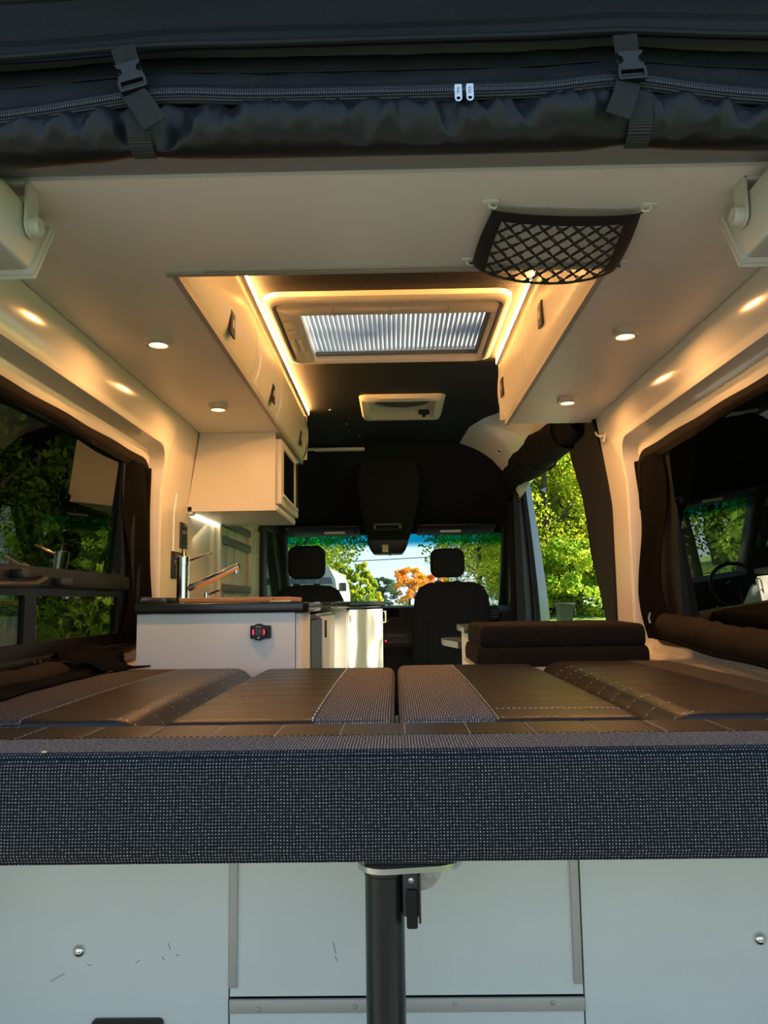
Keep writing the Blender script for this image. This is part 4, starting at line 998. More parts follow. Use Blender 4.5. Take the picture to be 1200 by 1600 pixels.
for s, lab in ((-1, 'black sun visor with white label above the driver'), (1, 'black sun visor with white label above the passenger')):
    t = thing('sun_visor', lab, 'visor', (s*.5, 5.6, 1.48))
    x0, x1 = (-.80, -.25) if s < 0 else (.17, .74)
    MB().obox(Matrix.Translation(((x0+x1)/2, 5.635, 1.523)) @ Matrix.Rotation(-.35, 4, 'X'), x1-x0, .17, .022, .008).build('flap', BLACKP, t)
    xl = -.43 if s < 0 else .41
    MB().obox(Matrix.Translation((xl, 5.548, 1.500)) @ Matrix.Rotation(-.35+PI/2, 4, 'X'), .15, .018, .003).build('label', WHITEM, t)
    for x in (x0+.03, x1-.03): MB().tube([(x, 5.56, 1.515), (x, 5.56, 1.490)], .010, 8).build('pivot', BLACKP, t)

t = thing('overhead_console', 'black overhead console hanging in the middle above the windshield', 'console', (-.035, 5.45, 1.33))
rows = []
for z, y0, y1, h in ((1.97, 5.16, 5.45, .20), (1.80, 5.22, 5.55, .225), (1.66, 5.28, 5.62, .20), (1.55, 5.34, 5.66, .175), (1.48, 5.40, 5.68, .155), (1.44, 5.44, 5.68, .14)):
    lo = rr(-h-.035, h-.035, y0, y1, .03, 4, 2); rows.append([(p[0], p[1], z) for p in lo])
mb = MB(); mb.grid(rows, closed=True); mb.add(rows[-1], [tuple(range(len(rows[-1])))]); mb.build('body', BLACKH, t, smooth=40)
ly = 5.385
lp = MB().obox(Matrix.Translation((-.045, 5.365, 1.515)) @ Matrix.Rotation(-.5, 4, 'X'), .215, .012, .052, .010).build('lamp_panel', BLACKP, t)
MB().obox(Matrix.Translation((-.045, 5.350, 1.538)) @ Matrix.Rotation(-.5, 4, 'X'), .19, .008, .012, .003).build('lamp_lens', SLAT, t)
for x in (-.135, .045): MB().obox(Matrix.Translation((x, 5.355, 1.520)) @ Matrix.Rotation(-.5, 4, 'X'), .02, .010, .03, .003).build('lamp_button', SLAT, t)
rows = []
for z, y0, y1, h in ((1.485, 5.50, 5.68, .150), (1.42, 5.50, 5.70, .147), (1.375, 5.51, 5.72, .128), (1.345, 5.53, 5.73, .105), (1.342, 5.55, 5.71, .09)):
    lo = rr(-h-.045, h-.045, y0, y1, .02, 4, 2); rows.append([(p[0], p[1], z) for p in lo])
mb = MB(); mb.grid(rows, closed=True); mb.add(rows[-1], [tuple(range(len(rows[-1])))]); mb.build('sensor_housing', BLACKP, t, smooth=40)
MB().box(-.085, -.042, 5.496, 5.512, 1.352, 1.405).build('sticker', STICK, t, smooth=0)
MB().lathe([(.008, 1.342), (.008, 1.335), (.004, 1.332)], (-.03, 5.6, 0), 'z', 10).build('stud', BLACKP, t)
# seat belt beside passenger
t = thing('seat_belt', 'black seat belt hanging down the pillar by the passenger seat', 'belt', (.84, 5.0, .9))
MB().slab([[(.835, 5.02, 1.38), (.832, 5.0, 1.1), (.828, 4.99, .75)], [(.835, 5.07, 1.38), (.832, 5.05, 1.1), (.828, 5.04, .75)]], (.004, 0, 0)).build('webbing', WEB, t, smooth=0)
MB().box(.818, .846, 5.01, 5.08, 1.36, 1.42, .008).build('guide', BLACKP, t)

# ================================================================== BEHIND THE BOLSTERS
t = thing('side_cabinet', 'small white cabinet with grey top hidden behind the stacked cushions', 'cabinet', (.55, 3.05, 0))
MB().box(.275, .82, 2.96, 3.24, 0, .876).build('carcass', DOORW, t, smooth=0); MB().box(.258, .83, 2.935, 3.265, .8765, .902, .004).build('top', TOPG, t)
MB().box(.2715, .2745, 3.04, 3.05, .79, .82).build('catch', BLACKP, t, smooth=0)
t = thing('swivel_table', 'small grey table leaf jutting out beside the side cabinet', 'table', (.32, 3.45, .80))
mb = MB(); bm = bmesh.new()
vs = [bm.verts.new((x, y, .800)) for x, y in ((.262, 3.28), (.45, 3.38), (.45, 3.72), (.25, 3.72), (.215, 3.66), (.215, 3.50))]; f = bm.faces.new(vs); r = bmesh.ops.extrude_face_region(bm, geom=[f])
for v in [q for q in r['geom'] if isinstance(q, bmesh.types.BMVert)]: v.co.z = .826
mb.bm(bm); mb.build('leaf', TOPG, t, smooth=0); MB().tube([(.38, 3.6, .0), (.38, 3.6, .8)], .025, 10).build('leg', ALU, t)

# ================================================================== BED
def samples(a, b, step, extra=(), r=.03):
    s = set(np.round(np.linspace(a, b, max(3, int((b-a)/step)+1)), 5))
    for q in (0, .06, .14, .25, .4, .6, .8, 1.0): s.add(round(a+r*q, 5)); s.add(round(b-r*q, 5))
    for e in extra:
        for d in (-.009, -.004, 0, .004, .009):
            if a < e+d < b: s.add(round(e+d, 5))
    return sorted(v for v in s if a-1e-9 <= v <= b+1e-9)
def cushion(name, label, x0, x1, y0, y1, zb, zt, rx0, rx1, ry0, ry1, patches, xseams=(), yseams=(), side_m=None, group=None, crown=.004, cat='cushion', bottom=True, puff=0.0):
    t = thing(name, label, cat, ((x0+x1)/2, (y0+y1)/2, zb), group)
    def drop(d, r): 
        if r <= 0 or d >= r: return 0
        return r-math.sqrt(max(0, r*r-(r-d)**2))
    def H(x, y):
        z = zt-drop(x-x0, rx0)-drop(x1-x, rx1)-drop(y-y0, ry0)-drop(y1-y, ry1)
        z += crown*(math.sin(PI*(x-x0)/(x1-x0))*math.sin(PI*(y-y0)/(y1-y0)))
        z += puff*noise.noise(Vector((x*9, y*9, zt*10)))
        for s in xseams:
            if any(p[0]-.001 <= s <= p[1]+.001 and p[2] <= y <= p[3] for p in patches if p[5]): z -= .0011*math.exp(-((x-s)/.0045)**2)
        for s in yseams:
            if any(p[0] <= x <= p[1] for p in patches if p[5]): z -= .0011*math.exp(-((y-s)/.0045)**2)
        return max(z, zb+.004)
    X = samples(x0, x1, .03, xseams, max(rx0, rx1, .01)); Y = samples(y0, y1, .03, yseams, max(ry0, ry1, .01))
    for pa in patches:
        a, b, c, d, m_, _ = pa[:6]; nm = pa[6]
        xs = sorted({a, b} | {x for x in X if a < x < b}); ys = sorted({c, d} | {y for y in Y if c < y < d})
        mb = MB(); mb.grid([[(x, y, H(x, y)) for y in ys] for x in xs]); mb.build(nm, m_, t, smooth=70, uv=True)
    sm = side_m or patches[0][4]
    mb = MB()
    loop = [(x, y0) for x in X]+[(x1, y) for y in Y[1:]]+[(x, y1) for x in X[-2::-1]]+[(x0, y) for y in Y[-2:0:-1]]
    hz = [H(x, y) for x, y in loop]
    mb.grid([[(x, y, h) for (x, y), h in zip(loop, hz)], [(x, y, zb+.012) for x, y in loop], [(x+(.008 if x == x0 else -.008 if x == x1 else 0), y+(.008 if y == y0 else -.008 if y == y1 else 0), zb) for x, y in loop]], closed=True)
    if bottom: mb.box(x0+.006, x1-.006, y0+.006, y1-.006, zb, zb+.004)
    mb.build('side_band', sm, t, smooth=50, uv=True)
    t['_h'] = 0; del t['_h']
    return t, H
def stitch(H, pts, m_, parent, ln=.006, gap=.004, wd=.0016, lift=.0008, name='stitching'):
    """row of thread stitches lying on a cushion surface along a polyline in plan"""
    mb = MB(); pts = [Vector((*p, 0)) for p in pts]
    for a, b in zip(pts, pts[1:]):
        L = (b-a).length; n = max(1, int(L/(ln+gap))); d = (b-a)/L
        for k in range(n):
            p = a+d*(k*(ln+gap)); q = p+d*ln; s = Vector((-d.y, d.x, 0))*wd*.5
            zp, zq = H(p.x, p.y)+lift, H(q.x, q.y)+lift; zm = max(H((p.x+q.x)/2, (p.y+q.y)/2)+lift*1.6, (zp+zq)/2)
            c = (p+q)/2
            mb.add([(p.x, p.y, zp-.001), (c.x+s.x, c.y+s.y, zm-.0006), (q.x, q.y, zq-.001), (c.x-s.x, c.y-s.y, zm-.0006), (c.x, c.y, zm+.0005)], [(0, 1, 4), (1, 2, 4), (2, 3, 4), (3, 0, 4)])
    return mb.build(name, m_, parent, smooth=0, kind='stuff', fixn=False)

# rear cushion across the full width
XS = [.008+.0974*k for k in range(-8, 9)]
c, H = cushion('bed_cushion', 'long rear bed cushion with navy tweed front edge and leather strip', -.845, .845, 1.05, 1.297, .660, .803, .02, .02, .020, .012,
               [(-.845, .845, 1.05, 1.067, TWEED, 0, 'tweed_edge'), (-.845, .845, 1.067, 1.170, TWEEDT, 0, 'tweed_border'), (-.845, .845, 1.170, 1.297, LEA, 1, 'leather_panel')], xseams=XS, side_m=TWEED, crown=.0)
for x in XS: stitch(H, [(x+.004, 1.174), (x+.004, 1.288)], THREAD, c, wd=.0013)
stitch(H, [(-.84, 1.172), (.84, 1.172)], BRND, c)
# centre cushions
YS = [1.325+.105*k for k in range(1, 10)]
c, H = cushion('bed_cushion', 'left centre bed cushion of brown leather with tweed strip along the middle', -.418, -.004, 1.325, 2.394, .665, .803, .045, .022, .018, .05,
               [(-.418, -.140, 1.325, 2.394, LEA, 1, 'leather_panel'), (-.140, -.004, 1.325, 2.394, TWEEDB, 0, 'tweed_strip')], yseams=YS, side_m=TWEED, crown=.006, group=None)
stitch(H, [(-.143, 1.33), (-.143, 2.38)], THREADB, c, ln=.022, gap=.012, wd=.0045, lift=.002)
for y in YS[1:]: stitch(H, [(-.40, y), (-.15, y)], BRND, c)
c, H = cushion('bed_cushion', 'right centre bed cushion of brown leather with tweed strip along the middle', .004, .440, 1.325, 2.46, .665, .803, .022, .045, .018, .05,
               [(.004, .168, 1.325, 2.46, TWEEDB, 0, 'tweed_strip'), (.168, .440, 1.325, 2.46, LEA, 1, 'leather_panel')], yseams=YS, side_m=TWEED, crown=.006)
stitch(H, [(.171, 1.33), (.171, 2.44)], THREAD, c, ln=.010, gap=.006, wd=.002)
stitch(H, [(.18, 1.43), (.43, 1.43)], THREAD, c, wd=.0013)
for y in YS[1:]: stitch(H, [(.18, y), (.42, y)], BRND, c)
# side cushions
YL = [1.34+.112*k for k in range(0, 9)]
c, H = cushion('bed_cushion', 'left side bed cushion of ribbed brown leather below the left window', -.845, -.422, 1.325, 2.36, .665, .808, .012, .060, .018, .04,
               [(-.845, -.640, 1.325, 2.36, TWEEDS, 0, 'tweed_border'), (-.640, -.422, 1.325, 2.36, LEA, 1, 'leather_panel')], yseams=YL, side_m=LEA, crown=.004)
for y in YL: stitch(H, [(-.475, y), (-.45, y), (-.436, y), (-.428, y), (-.4235, y)], THREAD, c, wd=.0018, lift=.0012)
stitch(H, [(-.642, 1.33), (-.642, 2.34)], THREAD, c, wd=.0012)
c, H = cushion('bed_cushion', 'right side bed cushion of ribbed brown leather below the right window', .446, .845, 1.325, 2.46, .665, .808, .060, .012, .018, .04,
               [(.446, .712, 1.325, 2.46, LEA, 1, 'leather_panel'), (.712, .845, 1.325, 2.46, TWEEDS, 0, 'tweed_border')], yseams=YL+[2.36], side_m=LEA, crown=.004)
for y in YL: stitch(H, [(.505, y), (.49, y), (.475, y), (.462, y), (.453, y), (.4475, y)], THREAD, c, wd=.0018, lift=.0012)
# bolsters stacked at the far right
cushion('bolster', 'upper of two brown tweed bolsters stacked by the sliding door', .272, .800, 2.50, 2.920, .8515, .920, .018, .016, .014, .02, [(.272, .800, 2.50, 2.920, TWEEDD, 0, 'top_cover')], side_m=TWEEDD, crown=.003, puff=.002)
cushion('bolster', 'lower of two brown tweed bolsters stacked by the sliding door', .262, .812, 2.505, 2.930, .786, .8508, .018, .016, .012, .02, [(.262, .812, 2.505, 2.930, TWEEDD, 0, 'top_cover')], side_m=TWEEDD, crown=.0, puff=.0)
t = thing('bench', 'white bench box under the bolsters', 'bench', (.55, 2.7, 0))
MB().box(.25, .85, 2.475, 2.925, 0, .785).build('box', PANEL, t, smooth=0)

# bed base: white panels, trim, screws, studs
Bb = thing('bed_cabinet', 'white panelled bed base below the tweed cushion', 'bed base', (0, 1.43, 0))
MB().box(-.90, -.3005, 1.42, 1.436, 0, .626).build('panel', PANEL, Bb, smooth=0)
MB().box(-.2975, .3150, 1.42, 1.436, .3215, .626).build('panel', PANEL, Bb, smooth=0)
MB().box(-.2975, .3150, 1.42, 1.436, 0, .2955).build('panel', PANEL, Bb, smooth=0)
MB().box(.3180, .90, 1.42, 1.436, 0, .626).build('panel', PANEL, Bb, smooth=0)
MB().box(-.90, .90, 1.437, 1.45, 0, .626).build('backing', BLACKP, Bb, smooth=0)
MB().box(-.2990, -.2850, 1.414, 1.4198, .337, .626, .001).build('trim_strip', ALUG, Bb)
MB().box(.2995, .3140, 1.414, 1.4198, .340, .626, .001).build('trim_strip', ALUG, Bb)
h = MB().box(-.2975, .3160, 1.413, 1.4198, .2965, .3185, .001).build('trim_strip', ALUG, Bb)
axm = (Vector((1, 0, 0)), Vector((0, 0, 1)), Vector((0, -1, 0)))
for x, z in ((-.247, .304), (-.080, .307), (.093, .309), (.261, .311)):
    MB().lathe([(.0042, 0), (.0038, .002), (.0, .0028)], (x, 1.413, z), axm, 12, caps=False).build('screw', STEEL, h)
for x, z in ((-.563, .3995), (.624, .410)):
    s = MB().lathe([(.0115, 0), (.0112, .003), (.009, .007), (.005, .0095), (.0, .0102)], (x, 1.42, z), axm, 20, caps=False).build('stud', CHROME, Bb)
ring_slab(MB(), rr(-.536, -.412, .20, .2885, .008, 4, 1), rr(-.528, -.420, .21, .2815, .005, 4, 1), lambda p: (p[0], 1.414, p[1]), lambda p: (p[0], 1.421, p[1])).build('vent_frame', BLACKP, Bb)
MB().box(-.528, -.420, 1.4185, 1.4198, .21, .2815).build('vent_back', BLACKR, Bb, smooth=0)
tag(MB().box(-.90, .90, 1.16, 2.395, .628, .655).build('bed_platform', PANEL, smooth=0), 'white bed platform board under the cushions', 'platform')

for x, z, a, l in ((-.405, .405, 1.2, .012), (-.415, .385, .9, .008), (-.39, .39, .2, .005), (-.545, .375, .1, .008), (-.60, .355, -.5, .028), (-.115, .40, 1.35, .022), (-.112, .382, 1.0, .010), (.10, .555, 1.4, .007), (-.46, .38, -.6, .010)):
    MB().obox(Matrix.Translation((x, 1.4198, z)) @ Matrix.Rotation(a, 4, 'Y'), l, .0003, .0012).build('scuff_mark', SLAT, Bb, smooth=0)
tag(MB().obox(Matrix.Translation((-.477, 1.062, .8045)) @ Matrix.Rotation(.1, 4, 'Z'), .007, .004, .0025, .0008).build('crumb', STICK), 'tiny pale crumb lying on the left of the tweed bed edge', 'crumb')

# pedestal under the rear cushion
t = thing('table_pedestal', 'black tubular table pedestal with hinge bracket under the bed', 'pedestal', (-.022, 1.20, 0))
MB().lathe([(.029, .0), (.029, .598), (.031, .600), (.031, .607)], (-.022, 1.20, 0), 'z', 32).build('pole', mat('black_pole_coat', (.010, .011, .012), .32, bump=(120, .12)), t, smooth=40)
MB().lathe([(.06, .0), (.06, .012), (.032, .02)], (-.022, 1.20, 0), 'z', 24).build('foot', BLACKP, t)
pl = [(-.056, 1.20)]+[(-.022+.040*math.cos(a), 1.20-.040*math.sin(a)) for a in np.linspace(PI, PI*.42, 9)]+[(.06, 1.172), (.085, 1.185), (.095, 1.21), (.06, 1.26), (-.022, 1.25)]
MB().prism(pl, 'z', .608, .616).build('chrome_plate', CHROMS, t, smooth=45)
MB().box(-.05, .08, 1.18, 1.30, .6165, .628).build('mount', BLACKP, t, smooth=0)
MB().box(.004, .030, 1.172, 1.215, .545, .606, .004).build('bracket', BLACKP, t); MB().box(.010, .026, 1.168, 1.19, .530, .585, .003).build('lever', BLACKR, t); MB().box(.0275, .031, 1.168, 1.215, .537, .605, .002).build('rib', BLACKP, t)
MB().lathe([(.0045, 0), (.004, .003), (.0, .0035)], (.017, 1.172, .597), axm, 12, caps=False).build('bolt', CHROME, t)
hc = [(.031, .607), (.066, .607)]+[(.031+.036*math.cos(a), .594-.038*math.sin(a)) for a in np.linspace(0, PI/2, 10)]
MB().prism(hc, 'y', 1.245, 1.252).build('cast_plate', STEEL, t, smooth=20)
MB().box(.043, .064, 1.2435, 1.2448, .592, .606).build('cast_mark', STICK, t, smooth=0)

# ================================================================== REAR SCREEN ROLLED UP
S = thing('bug_screen', 'black zipped insect screen rolled and strapped above the rear opening', 'screen', (0, 1.12, 1.70))
XX = np.linspace(-.82, .82, 221)
def sagz(x):
    a = abs(x+.0); k = max(0, min(1, (a-.36)/.30)); return -.030*k*k*(3-2*k)*(1.0 if x < 0 else .75)+.006*math.exp(-((x+.33)/.08)**2)+.012*math.exp(-((x-.36)/.09)**2)
def pinch(x): return math.exp(-((x+.385)/.035)**2)+math.exp(-((x-.368)/.035)**2)
# upper flap
rows = []
for k in range(15):
    v = k/14; rows.append([(x, 1.118+.006*wob(x*3, v*3, 1)+.010*wob(x*1.4, v*2, 5)-.006*(1-v)-.002, 2.13-.262*v+.012*(0.5*math.sin(x*2.2+1)-.0)*v+sagz(x)*.35*v) for x in XX])
MB().slab(rows, (0, .004, 0)).build('upper_flap', BFAB, S, smooth=80)
MB().tube([(x, 1.108, 1.869+.006*math.sin(x*2.2+1)+sagz(x)*.35) for x in XX[::3]], .0058, 8).build('flap_hem', BFAB, S)
for zz in (1.90, 1.97): MB().tube([(x, 1.110+.006*wob(x*3, (2.13-zz)/.262*3, 1)+.010*wob(x*1.4, (2.13-zz)/.262*2, 5), zz+.006*math.sin(x*2.2+1)+sagz(x)*.3) for x in XX[::3]], .0012, 5).build('seam', BLACKR, S)
# middle panel, recessed
rows = []
for k in range(11):
    v = k/10; rows.append([(x, 1.150-.022*v+.006*wob(x*6, v*4, 9)*v+.004*wob(x*18, v*2, 3), 1.880-.088*v+sagz(x)*(.5+.5*v)) for x in XX])
MB().slab(rows, (0, .004, 0)).build('middle_panel', BFAB, S, smooth=80)
MB().tube([(x, 1.139, 1.846+sagz(x)*.6) for x in XX[::3]], .0018, 5).build('seam', BLACKR, S)
# zip band: fold over the tape, tape, teeth
def band(z0, z1, y0, y1, nm, m_, bulge=.004, amp=.0015):
    rows = []
    for k in range(7):
        v = k/6; rows.append([(x, y0+(y1-y0)*v-bulge*math.sin(PI*v)-.006*pinch(x)*0+amp*wob(x*14, v*3, z0*9), z0+(z1-z0)*v+sagz(x)) for x in XX])
    return MB().slab(rows, (0, .004, 0)).build(nm, m_, S, smooth=80)
band(1.812, 1.791, 1.126, 1.108, 'zip_flap', BFAB, .005)
band(1.792, 1.768, 1.108, 1.106, 'zip_tape', ZIPT, .002, .0008)
mb = MB()
for k in range(420):
    x = -.80+1.6*k/419; z = 1.7825+sagz(x); mb.box(x-.0011, x+.0011, 1.1015, 1.1045, z-.0028, z+.0028)
mb.build('zip_teeth', ZIPC, S, smooth=0, kind='stuff')
for zz, r in ((1.7885, .0018), (1.7765, .0016), (1.7715, .002)): MB().tube([(x, 1.1035, zz+sagz(x)) for x in XX[::3]], r, 6).build('tape_ridge', ZIPT, S)
# puffy roll
rows = []
for k in range(29):
    v = k/28; r = []
    for x in XX:
        a = PI*(-.02+1.12*v); pn = pinch(x); A = .040*(1-.38*pn)
        y = 1.122-A*math.sin(a)*1.0; z = 1.7325+.0385*math.cos(a)*(1-.10*pn)
        wr = .012*(1-2.6*abs(wob(x*15+1.2*v, v*.5, 2)))+.007*(1-2.6*abs(wob(x*34-1.6*v, v*.8, 6)))+.010*wob(x*6, v*1.5, 11)-.008
        fan = .010*math.exp(-((x+.385)/.11)**2)*math.sin((x+.385)*95+v*2)*v+.010*math.exp(-((x-.368)/.11)**2)*math.sin((x-.368)*95-v*2)*v
        w = math.sin(PI*min(1, v*1.15))
        y += -(wr+fan)*w; z += (.5*wr+fan*.4)*w-.004*w+sagz(x)*(1-.85*v)-.010*v*max(0, (abs(x)-.42)/.3)*(1 if x < 0 else .5)
        r.append((x, y, z))
    rows.append(r)
rows.append([(x, 1.16, 1.735) for x in XX])
MB().slab(rows, (0, .004, .002)).build('rolled_screen', BFABS, S, smooth=80)
# zip pulls
for x, z in ((.107, 1.7705), (.1245, 1.771)):
    p = MB(); p.box(x-.0055, x+.0055, 1.084, 1.103, z-.006, z+.006, .002); p = p.build('zip_slider', CHROME, S)
    o = [(x-.0055+dx, zz) for dx, zz in ((.001, z+.002), (.010, z+.002))]
    n = 14
    oc = [(x+.0056*math.cos(a), z-.021+.0056*math.sin(a)) for a in np.linspace(PI, 2*PI, n)]+[(x+.0052, z+.001), (x-.0052, z+.001)]
    ic = [(x+.0030*math.cos(a), z-.021+.0030*math.sin(a)) for a in np.linspace(PI, 2*PI, n)]+[(x+.0030*math.cos(PI/4), z-.021+.0030*math.sin(PI/4)), (x+.0030*math.cos(3*PI/4), z-.021+.0030*math.sin(3*PI/4))]
    ring_slab(MB(), oc, ic, lambda q: (q[0], 1.0745, q[1]), lambda q: (q[0], 1.0765, q[1])).build('zip_pull', PAINT if False else CHROME, S, smooth=20)
    Mt = Matrix.Translation((x, 1.0744, z-.009)) @ Matrix.Rotation(PI/2, 4, 'X') @ Matrix.Rotation(PI/2, 4, 'Z')
    text_mesh('YKK', .0062, Mt, 'engraved_letters', SLAT, p, .0002)
# buckles and straps
def buckle(cx, cz, tilt, tail, label_=None):
    T = Matrix.Translation((cx, 1.088, cz)) @ Matrix.Rotation(tilt, 4, 'Y')     # local x right, z up
    def loc(p): return T @ Vector(p)
    def L(poly, y0, y1, nm, m_, par, uv=False):
        mb = MB(); mb.prism(poly, 'y', y0, y1); mb.v = [tuple(loc(v)) for v in mb.v]; return mb.build(nm, m_, par, smooth=20, uv=uv)
    st = L([(-.0185, .014), (.0185, .014), (.0175, .060), (-.0195, .060)], .004, .006, 'strap', WEB, S, True)
    male = [(-.020, .026), (-.017, .020), (-.012, .017), (-.011, .010), (-.016, .006), (-.0195, .006), (-.0195, -.003), (.0195, -.003), (.0195, .006), (.016, .006), (.011, .010), (.012, .017), (.017, .020), (.020, .026)]
    L(male, -.005, .003, 'buckle', BLACKP, st)
    mb = MB(); ring_slab(mb, rr(-.0215, .0215, -.021, -.001, .003, 3, 1), rr(-.0175, .0175, -.0165, -.0055, .001, 3, 1), lambda p: (p[0], -.007, p[1]), lambda p: (p[0], .004, p[1])); mb.box(-.0175, .0175, -.003, .001, -.0125, -.0095)
    mb.v = [tuple(loc(v)) for v in mb.v]; mb.build('buckle_frame', BLACKP, st, smooth=30)
    # loose tail and the strap under the roll
    mb = MB(); rows = []
    s0 = Vector((cx+.01*math.sin(tilt), 1.088, cz-.014)); e = Vector((cx+tail[0], 1.062, cz+tail[1]))
    d = (e-s0); side = Vector((d.z, 0, -d.x)).normalized()*.0185
    if side.x < 0: side = -side
    for k in range(9):
        v = k/8; p = s0+d*v; p.y = 1.094-.030*math.sin(PI*.62*v); rows.append([tuple(p-side), tuple(p+side)])
    mb.slab(rows, (0, .002, 0)); mb.build('strap_tail', WEB, S, smooth=60, uv=True)
    mb = MB(); rows = []
    for k in range(11):
        v = k/10; a = PI*(.0+1.05*v); rows.append([(cx+.012+dx, 1.118-.034*math.sin(a), 1.7325+.0395*math.cos(a)+sagz(cx)*(1-v)) for dx in (-.018, .018)])
    mb.slab(rows, (0, .002, 0)); mb.build('strap', WEB, S, smooth=60, uv=True)
buckle(-.391, 1.801, -.28, (.044, -.088))
buckle(.371, 1.800, -.06, (-.030, -.090))

# ================================================================== STORAGE NET
N_ = thing('storage_net', 'black elastic storage net hung under the rear locker at right', 'net', (.34, 1.5, 1.68))
TL, TR, BL, BR = Vector((.196, 1.378, 1.7385)), Vector((.482, 1.400, 1.7385)), Vector((.180, 1.605, 1.7385)), Vector((.505, 1.635, 1.7385))
def net(s, t):
    p = TL*(1-s)*(1-t)+TR*s*(1-t)+BL*(1-s)*t+BR*s*t
    b = (4*s*(1-s))**.65
    p = p+Vector((0, .012*b*t, -.040*b*t**1.3-.010*b*(1-t)-.006)); p.x += .004*math.sin(PI*t)*(1-2*s)*-1
    return p
def nband(s0, s1, t0, t1, nm):
    rows = [[tuple(net(s0+(s1-s0)*i/4, t0+(t1-t0)*k/14)) for k in range(15)] for i in range(5)] if abs(s1-s0) < abs(t1-t0) else [[tuple(net(s0+(s1-s0)*k/14, t0+(t1-t0)*i/4)) for k in range(15)] for i in range(5)]
    MB().slab(rows, (0, 0, -.0025)).build(nm, BFAB, N_, smooth=60)
nband(0, .085, 0, 1, 'edge_band'); nband(.90, 1, 0, 1, 'edge_band'); nband(.085, .90, 0, .13, 'edge_band')
mb = MB()
def cord(p0, p1, off):
    pts = []
    for k in range(13):
        u = k/12; s = p0[0]+(p1[0]-p0[0])*u; t = p0[1]+(p1[1]-p0[1])*u
        s += off*.011*math.sin(u*PI*6); q = net(s, t); q.z -= .001+.0015*off*math.cos(u*PI*6); pts.append(q)
    mb.tube(pts, .0016, 5)
nc = 7
for k in range(-nc, nc*2):
    for dirn in (1, -1):
        a = .09+.81*k/nc; b = a+.55*dirn; t0, t1 = .12, .99
        # clip to the frame in s
        pts = []
        def tt(s): return t0+(t1-t0)*(s-a)/(b-a)
        lo, hi = (min(a, b), max(a, b)); lo2, hi2 = max(lo, .085), min(hi, .905)
        if hi2-lo2 < .03: continue
        for off in (-1, 1): cord((lo2, tt(lo2)), (hi2, tt(hi2)), off)
mb.build('net_cords', BLACKP, N_, smooth=60, kind='stuff')
mb = MB(); mb.tube([net(.05+.9*k/16, .995) for k in range(17)], .0028, 6); mb.build('hem_cord', BLACKP, N_)
for n_, c_, (dx, dy), lab in (('a', TL, (-.006, -.012), 'clear ceiling hook at the near left corner of the net'), ('b', TR, (.012, -.010), 'clear ceiling hook at the near right corner of the net'), ('c', BL, (-.008, .006), 'clear ceiling hook at the far left corner of the net'), ('d', BR, (.010, .004), 'clear ceiling hook at the far right corner of the net')):
    t = thing('ceiling_hook', lab, 'hook', (c_.x+dx, c_.y+dy, 1.733))
    sx = -1 if dx < 0 else 1
    MB().box(c_.x+dx-.016, c_.x+dx+.016, c_.y+dy-.009, c_.y+dy+.009, 1.7375, 1.7448, .003).build('base', PLW, t)
    MB().tube([(c_.x+dx+sx*.004, c_.y+dy, 1.738), (c_.x+dx, c_.y+dy, 1.731), (c_.x+dx-sx*.008, c_.y+dy+.002, 1.730), (c_.x+dx-sx*.012, c_.y+dy+.003, 1.734)], .003, 8).build('prong', PLW, t)
    MB().tube([(c_.x+dx-sx*.006, c_.y+dy+.001, 1.7325), ((c_.x+dx+c_.x)/2, (c_.y+dy+c_.y)/2, 1.731), (c_.x, c_.y, 1.732)], .0022, 6).build('loop', BLACKP, N_)

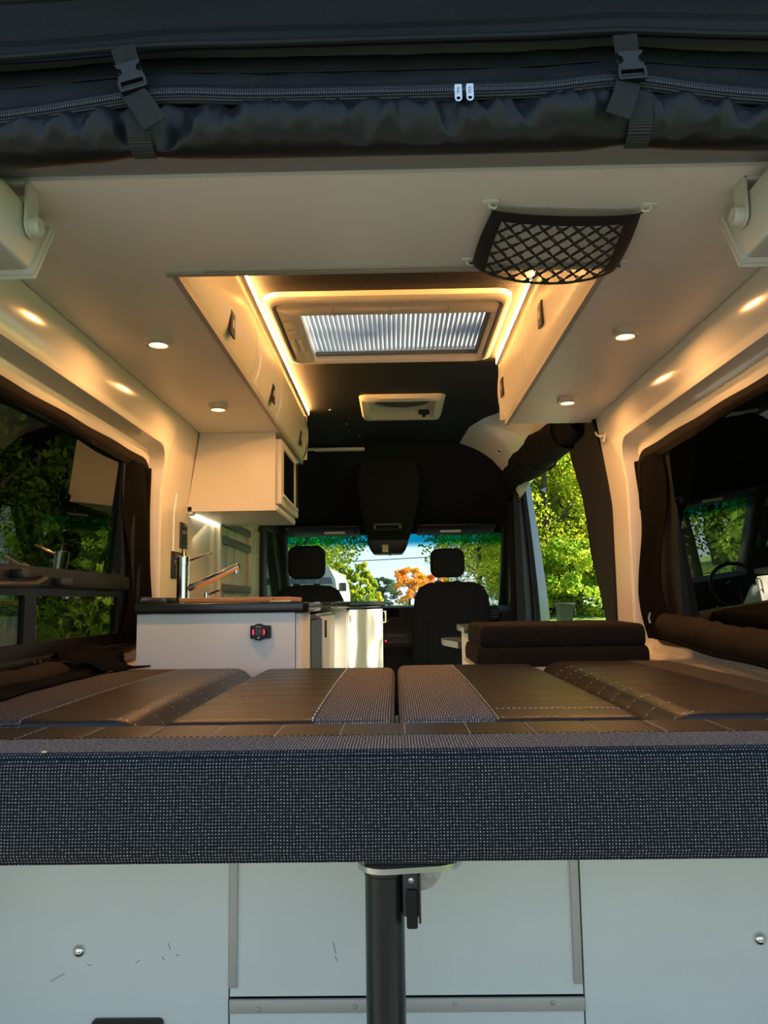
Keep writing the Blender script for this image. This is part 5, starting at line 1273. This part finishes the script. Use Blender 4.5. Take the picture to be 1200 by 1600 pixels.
# ================================================================== SPEAKERS
def speaker(s, dy, dz, label):
    t = thing('speaker', label, 'speaker', (s*.74, 1.28+dy, 1.59))
    def SX(a): return s*a
    side = [(1.165, 1.602), (1.30, 1.596), (1.315, 1.603), (1.366, 1.692), (1.360, 1.705), (1.345, 1.710), (1.20, 1.712), (1.185, 1.70)]
    sd_ = [(y+dy, z+dz) for y, z in side]
    bm = bmesh.new(); vs = [bm.verts.new((SX(.642), y, z)) for y, z in sd_]; f = bm.faces.new(vs); r = bmesh.ops.extrude_face_region(bm, geom=[f])
    for v in [q for q in r['geom'] if isinstance(q, bmesh.types.BMVert)]: v.co.x = SX(.838)
    bmesh.ops.bevel(bm, geom=[e for e in bm.edges if abs(e.verts[0].co.x-e.verts[1].co.x) < 1e-5], offset=.008, segments=3, profile=.5, affect='EDGES')
    MB().bm(bm).build('body', SPKW, t, smooth=40)
    for o1, o2 in ((-.006, .004), (.0052, .013)):
        rim = [(y+.867*o, z-.497*o) for y, z, o in ((1.304, 1.592, o1), (1.371, 1.709, o1), (1.371, 1.709, o2), (1.304, 1.592, o2))]
        MB().prism([(y+dy, z+dz) for y, z in rim], 'x', SX(.637), SX(.842)).build('rim', SPKW, t, smooth=0)
    MB().prism([(1.301+dy, 1.5935+dz), (1.312+dy, 1.596+dz), (1.372+dy, 1.700+dz), (1.362+dy, 1.709+dz)], 'x', SX(.645), SX(.838)).build('gasket', SPKW, t, smooth=0)
    ring = [(1.283+dy+.021*math.cos(a), 1.668+dz+.021*math.sin(a)) for a in np.linspace(PI, 2*PI, 12)]
    MB().prism(ring+[(1.304+dy, 1.7445), (1.262+dy, 1.7445)], 'x', SX(.632), SX(.637)).build('bracket', SPKW, t, smooth=20)
    MB().box(min(SX(.632), SX(.80)), max(SX(.632), SX(.80)), 1.262+dy, 1.304+dy, 1.738, 1.7448, .002).build('bracket_top', SPKW, t)
    axx = (Vector((0, 1, 0)), Vector((0, 0, 1)), Vector((-s, 0, 0)))
    MB().lathe([(.0175, 0), (.0175, .004), (.0165, .007), (.0165, .012), (.0135, .016), (.0, .016)], (SX(.632), 1.283+dy, 1.668+dz), axx, 28, caps=False).build('knob', SPKW, t, smooth=40)
    mb = MB()
    for k in range(20):
        a = 2*PI*k/20; M = Matrix.Translation((SX(.6255), 1.283+dy+.0168*math.cos(a), 1.668+dz+.0168*math.sin(a))) @ Matrix.Rotation(a, 4, 'X'); mb.obox(M, .008, .0022, .0022)
    mb.build('knob_ridges', SPKW, t, smooth=0)
speaker(-1, 0, 0, 'white bracket-mounted speaker in the upper left corner')
speaker(1, .035, .012, 'white bracket-mounted speaker in the upper right corner')
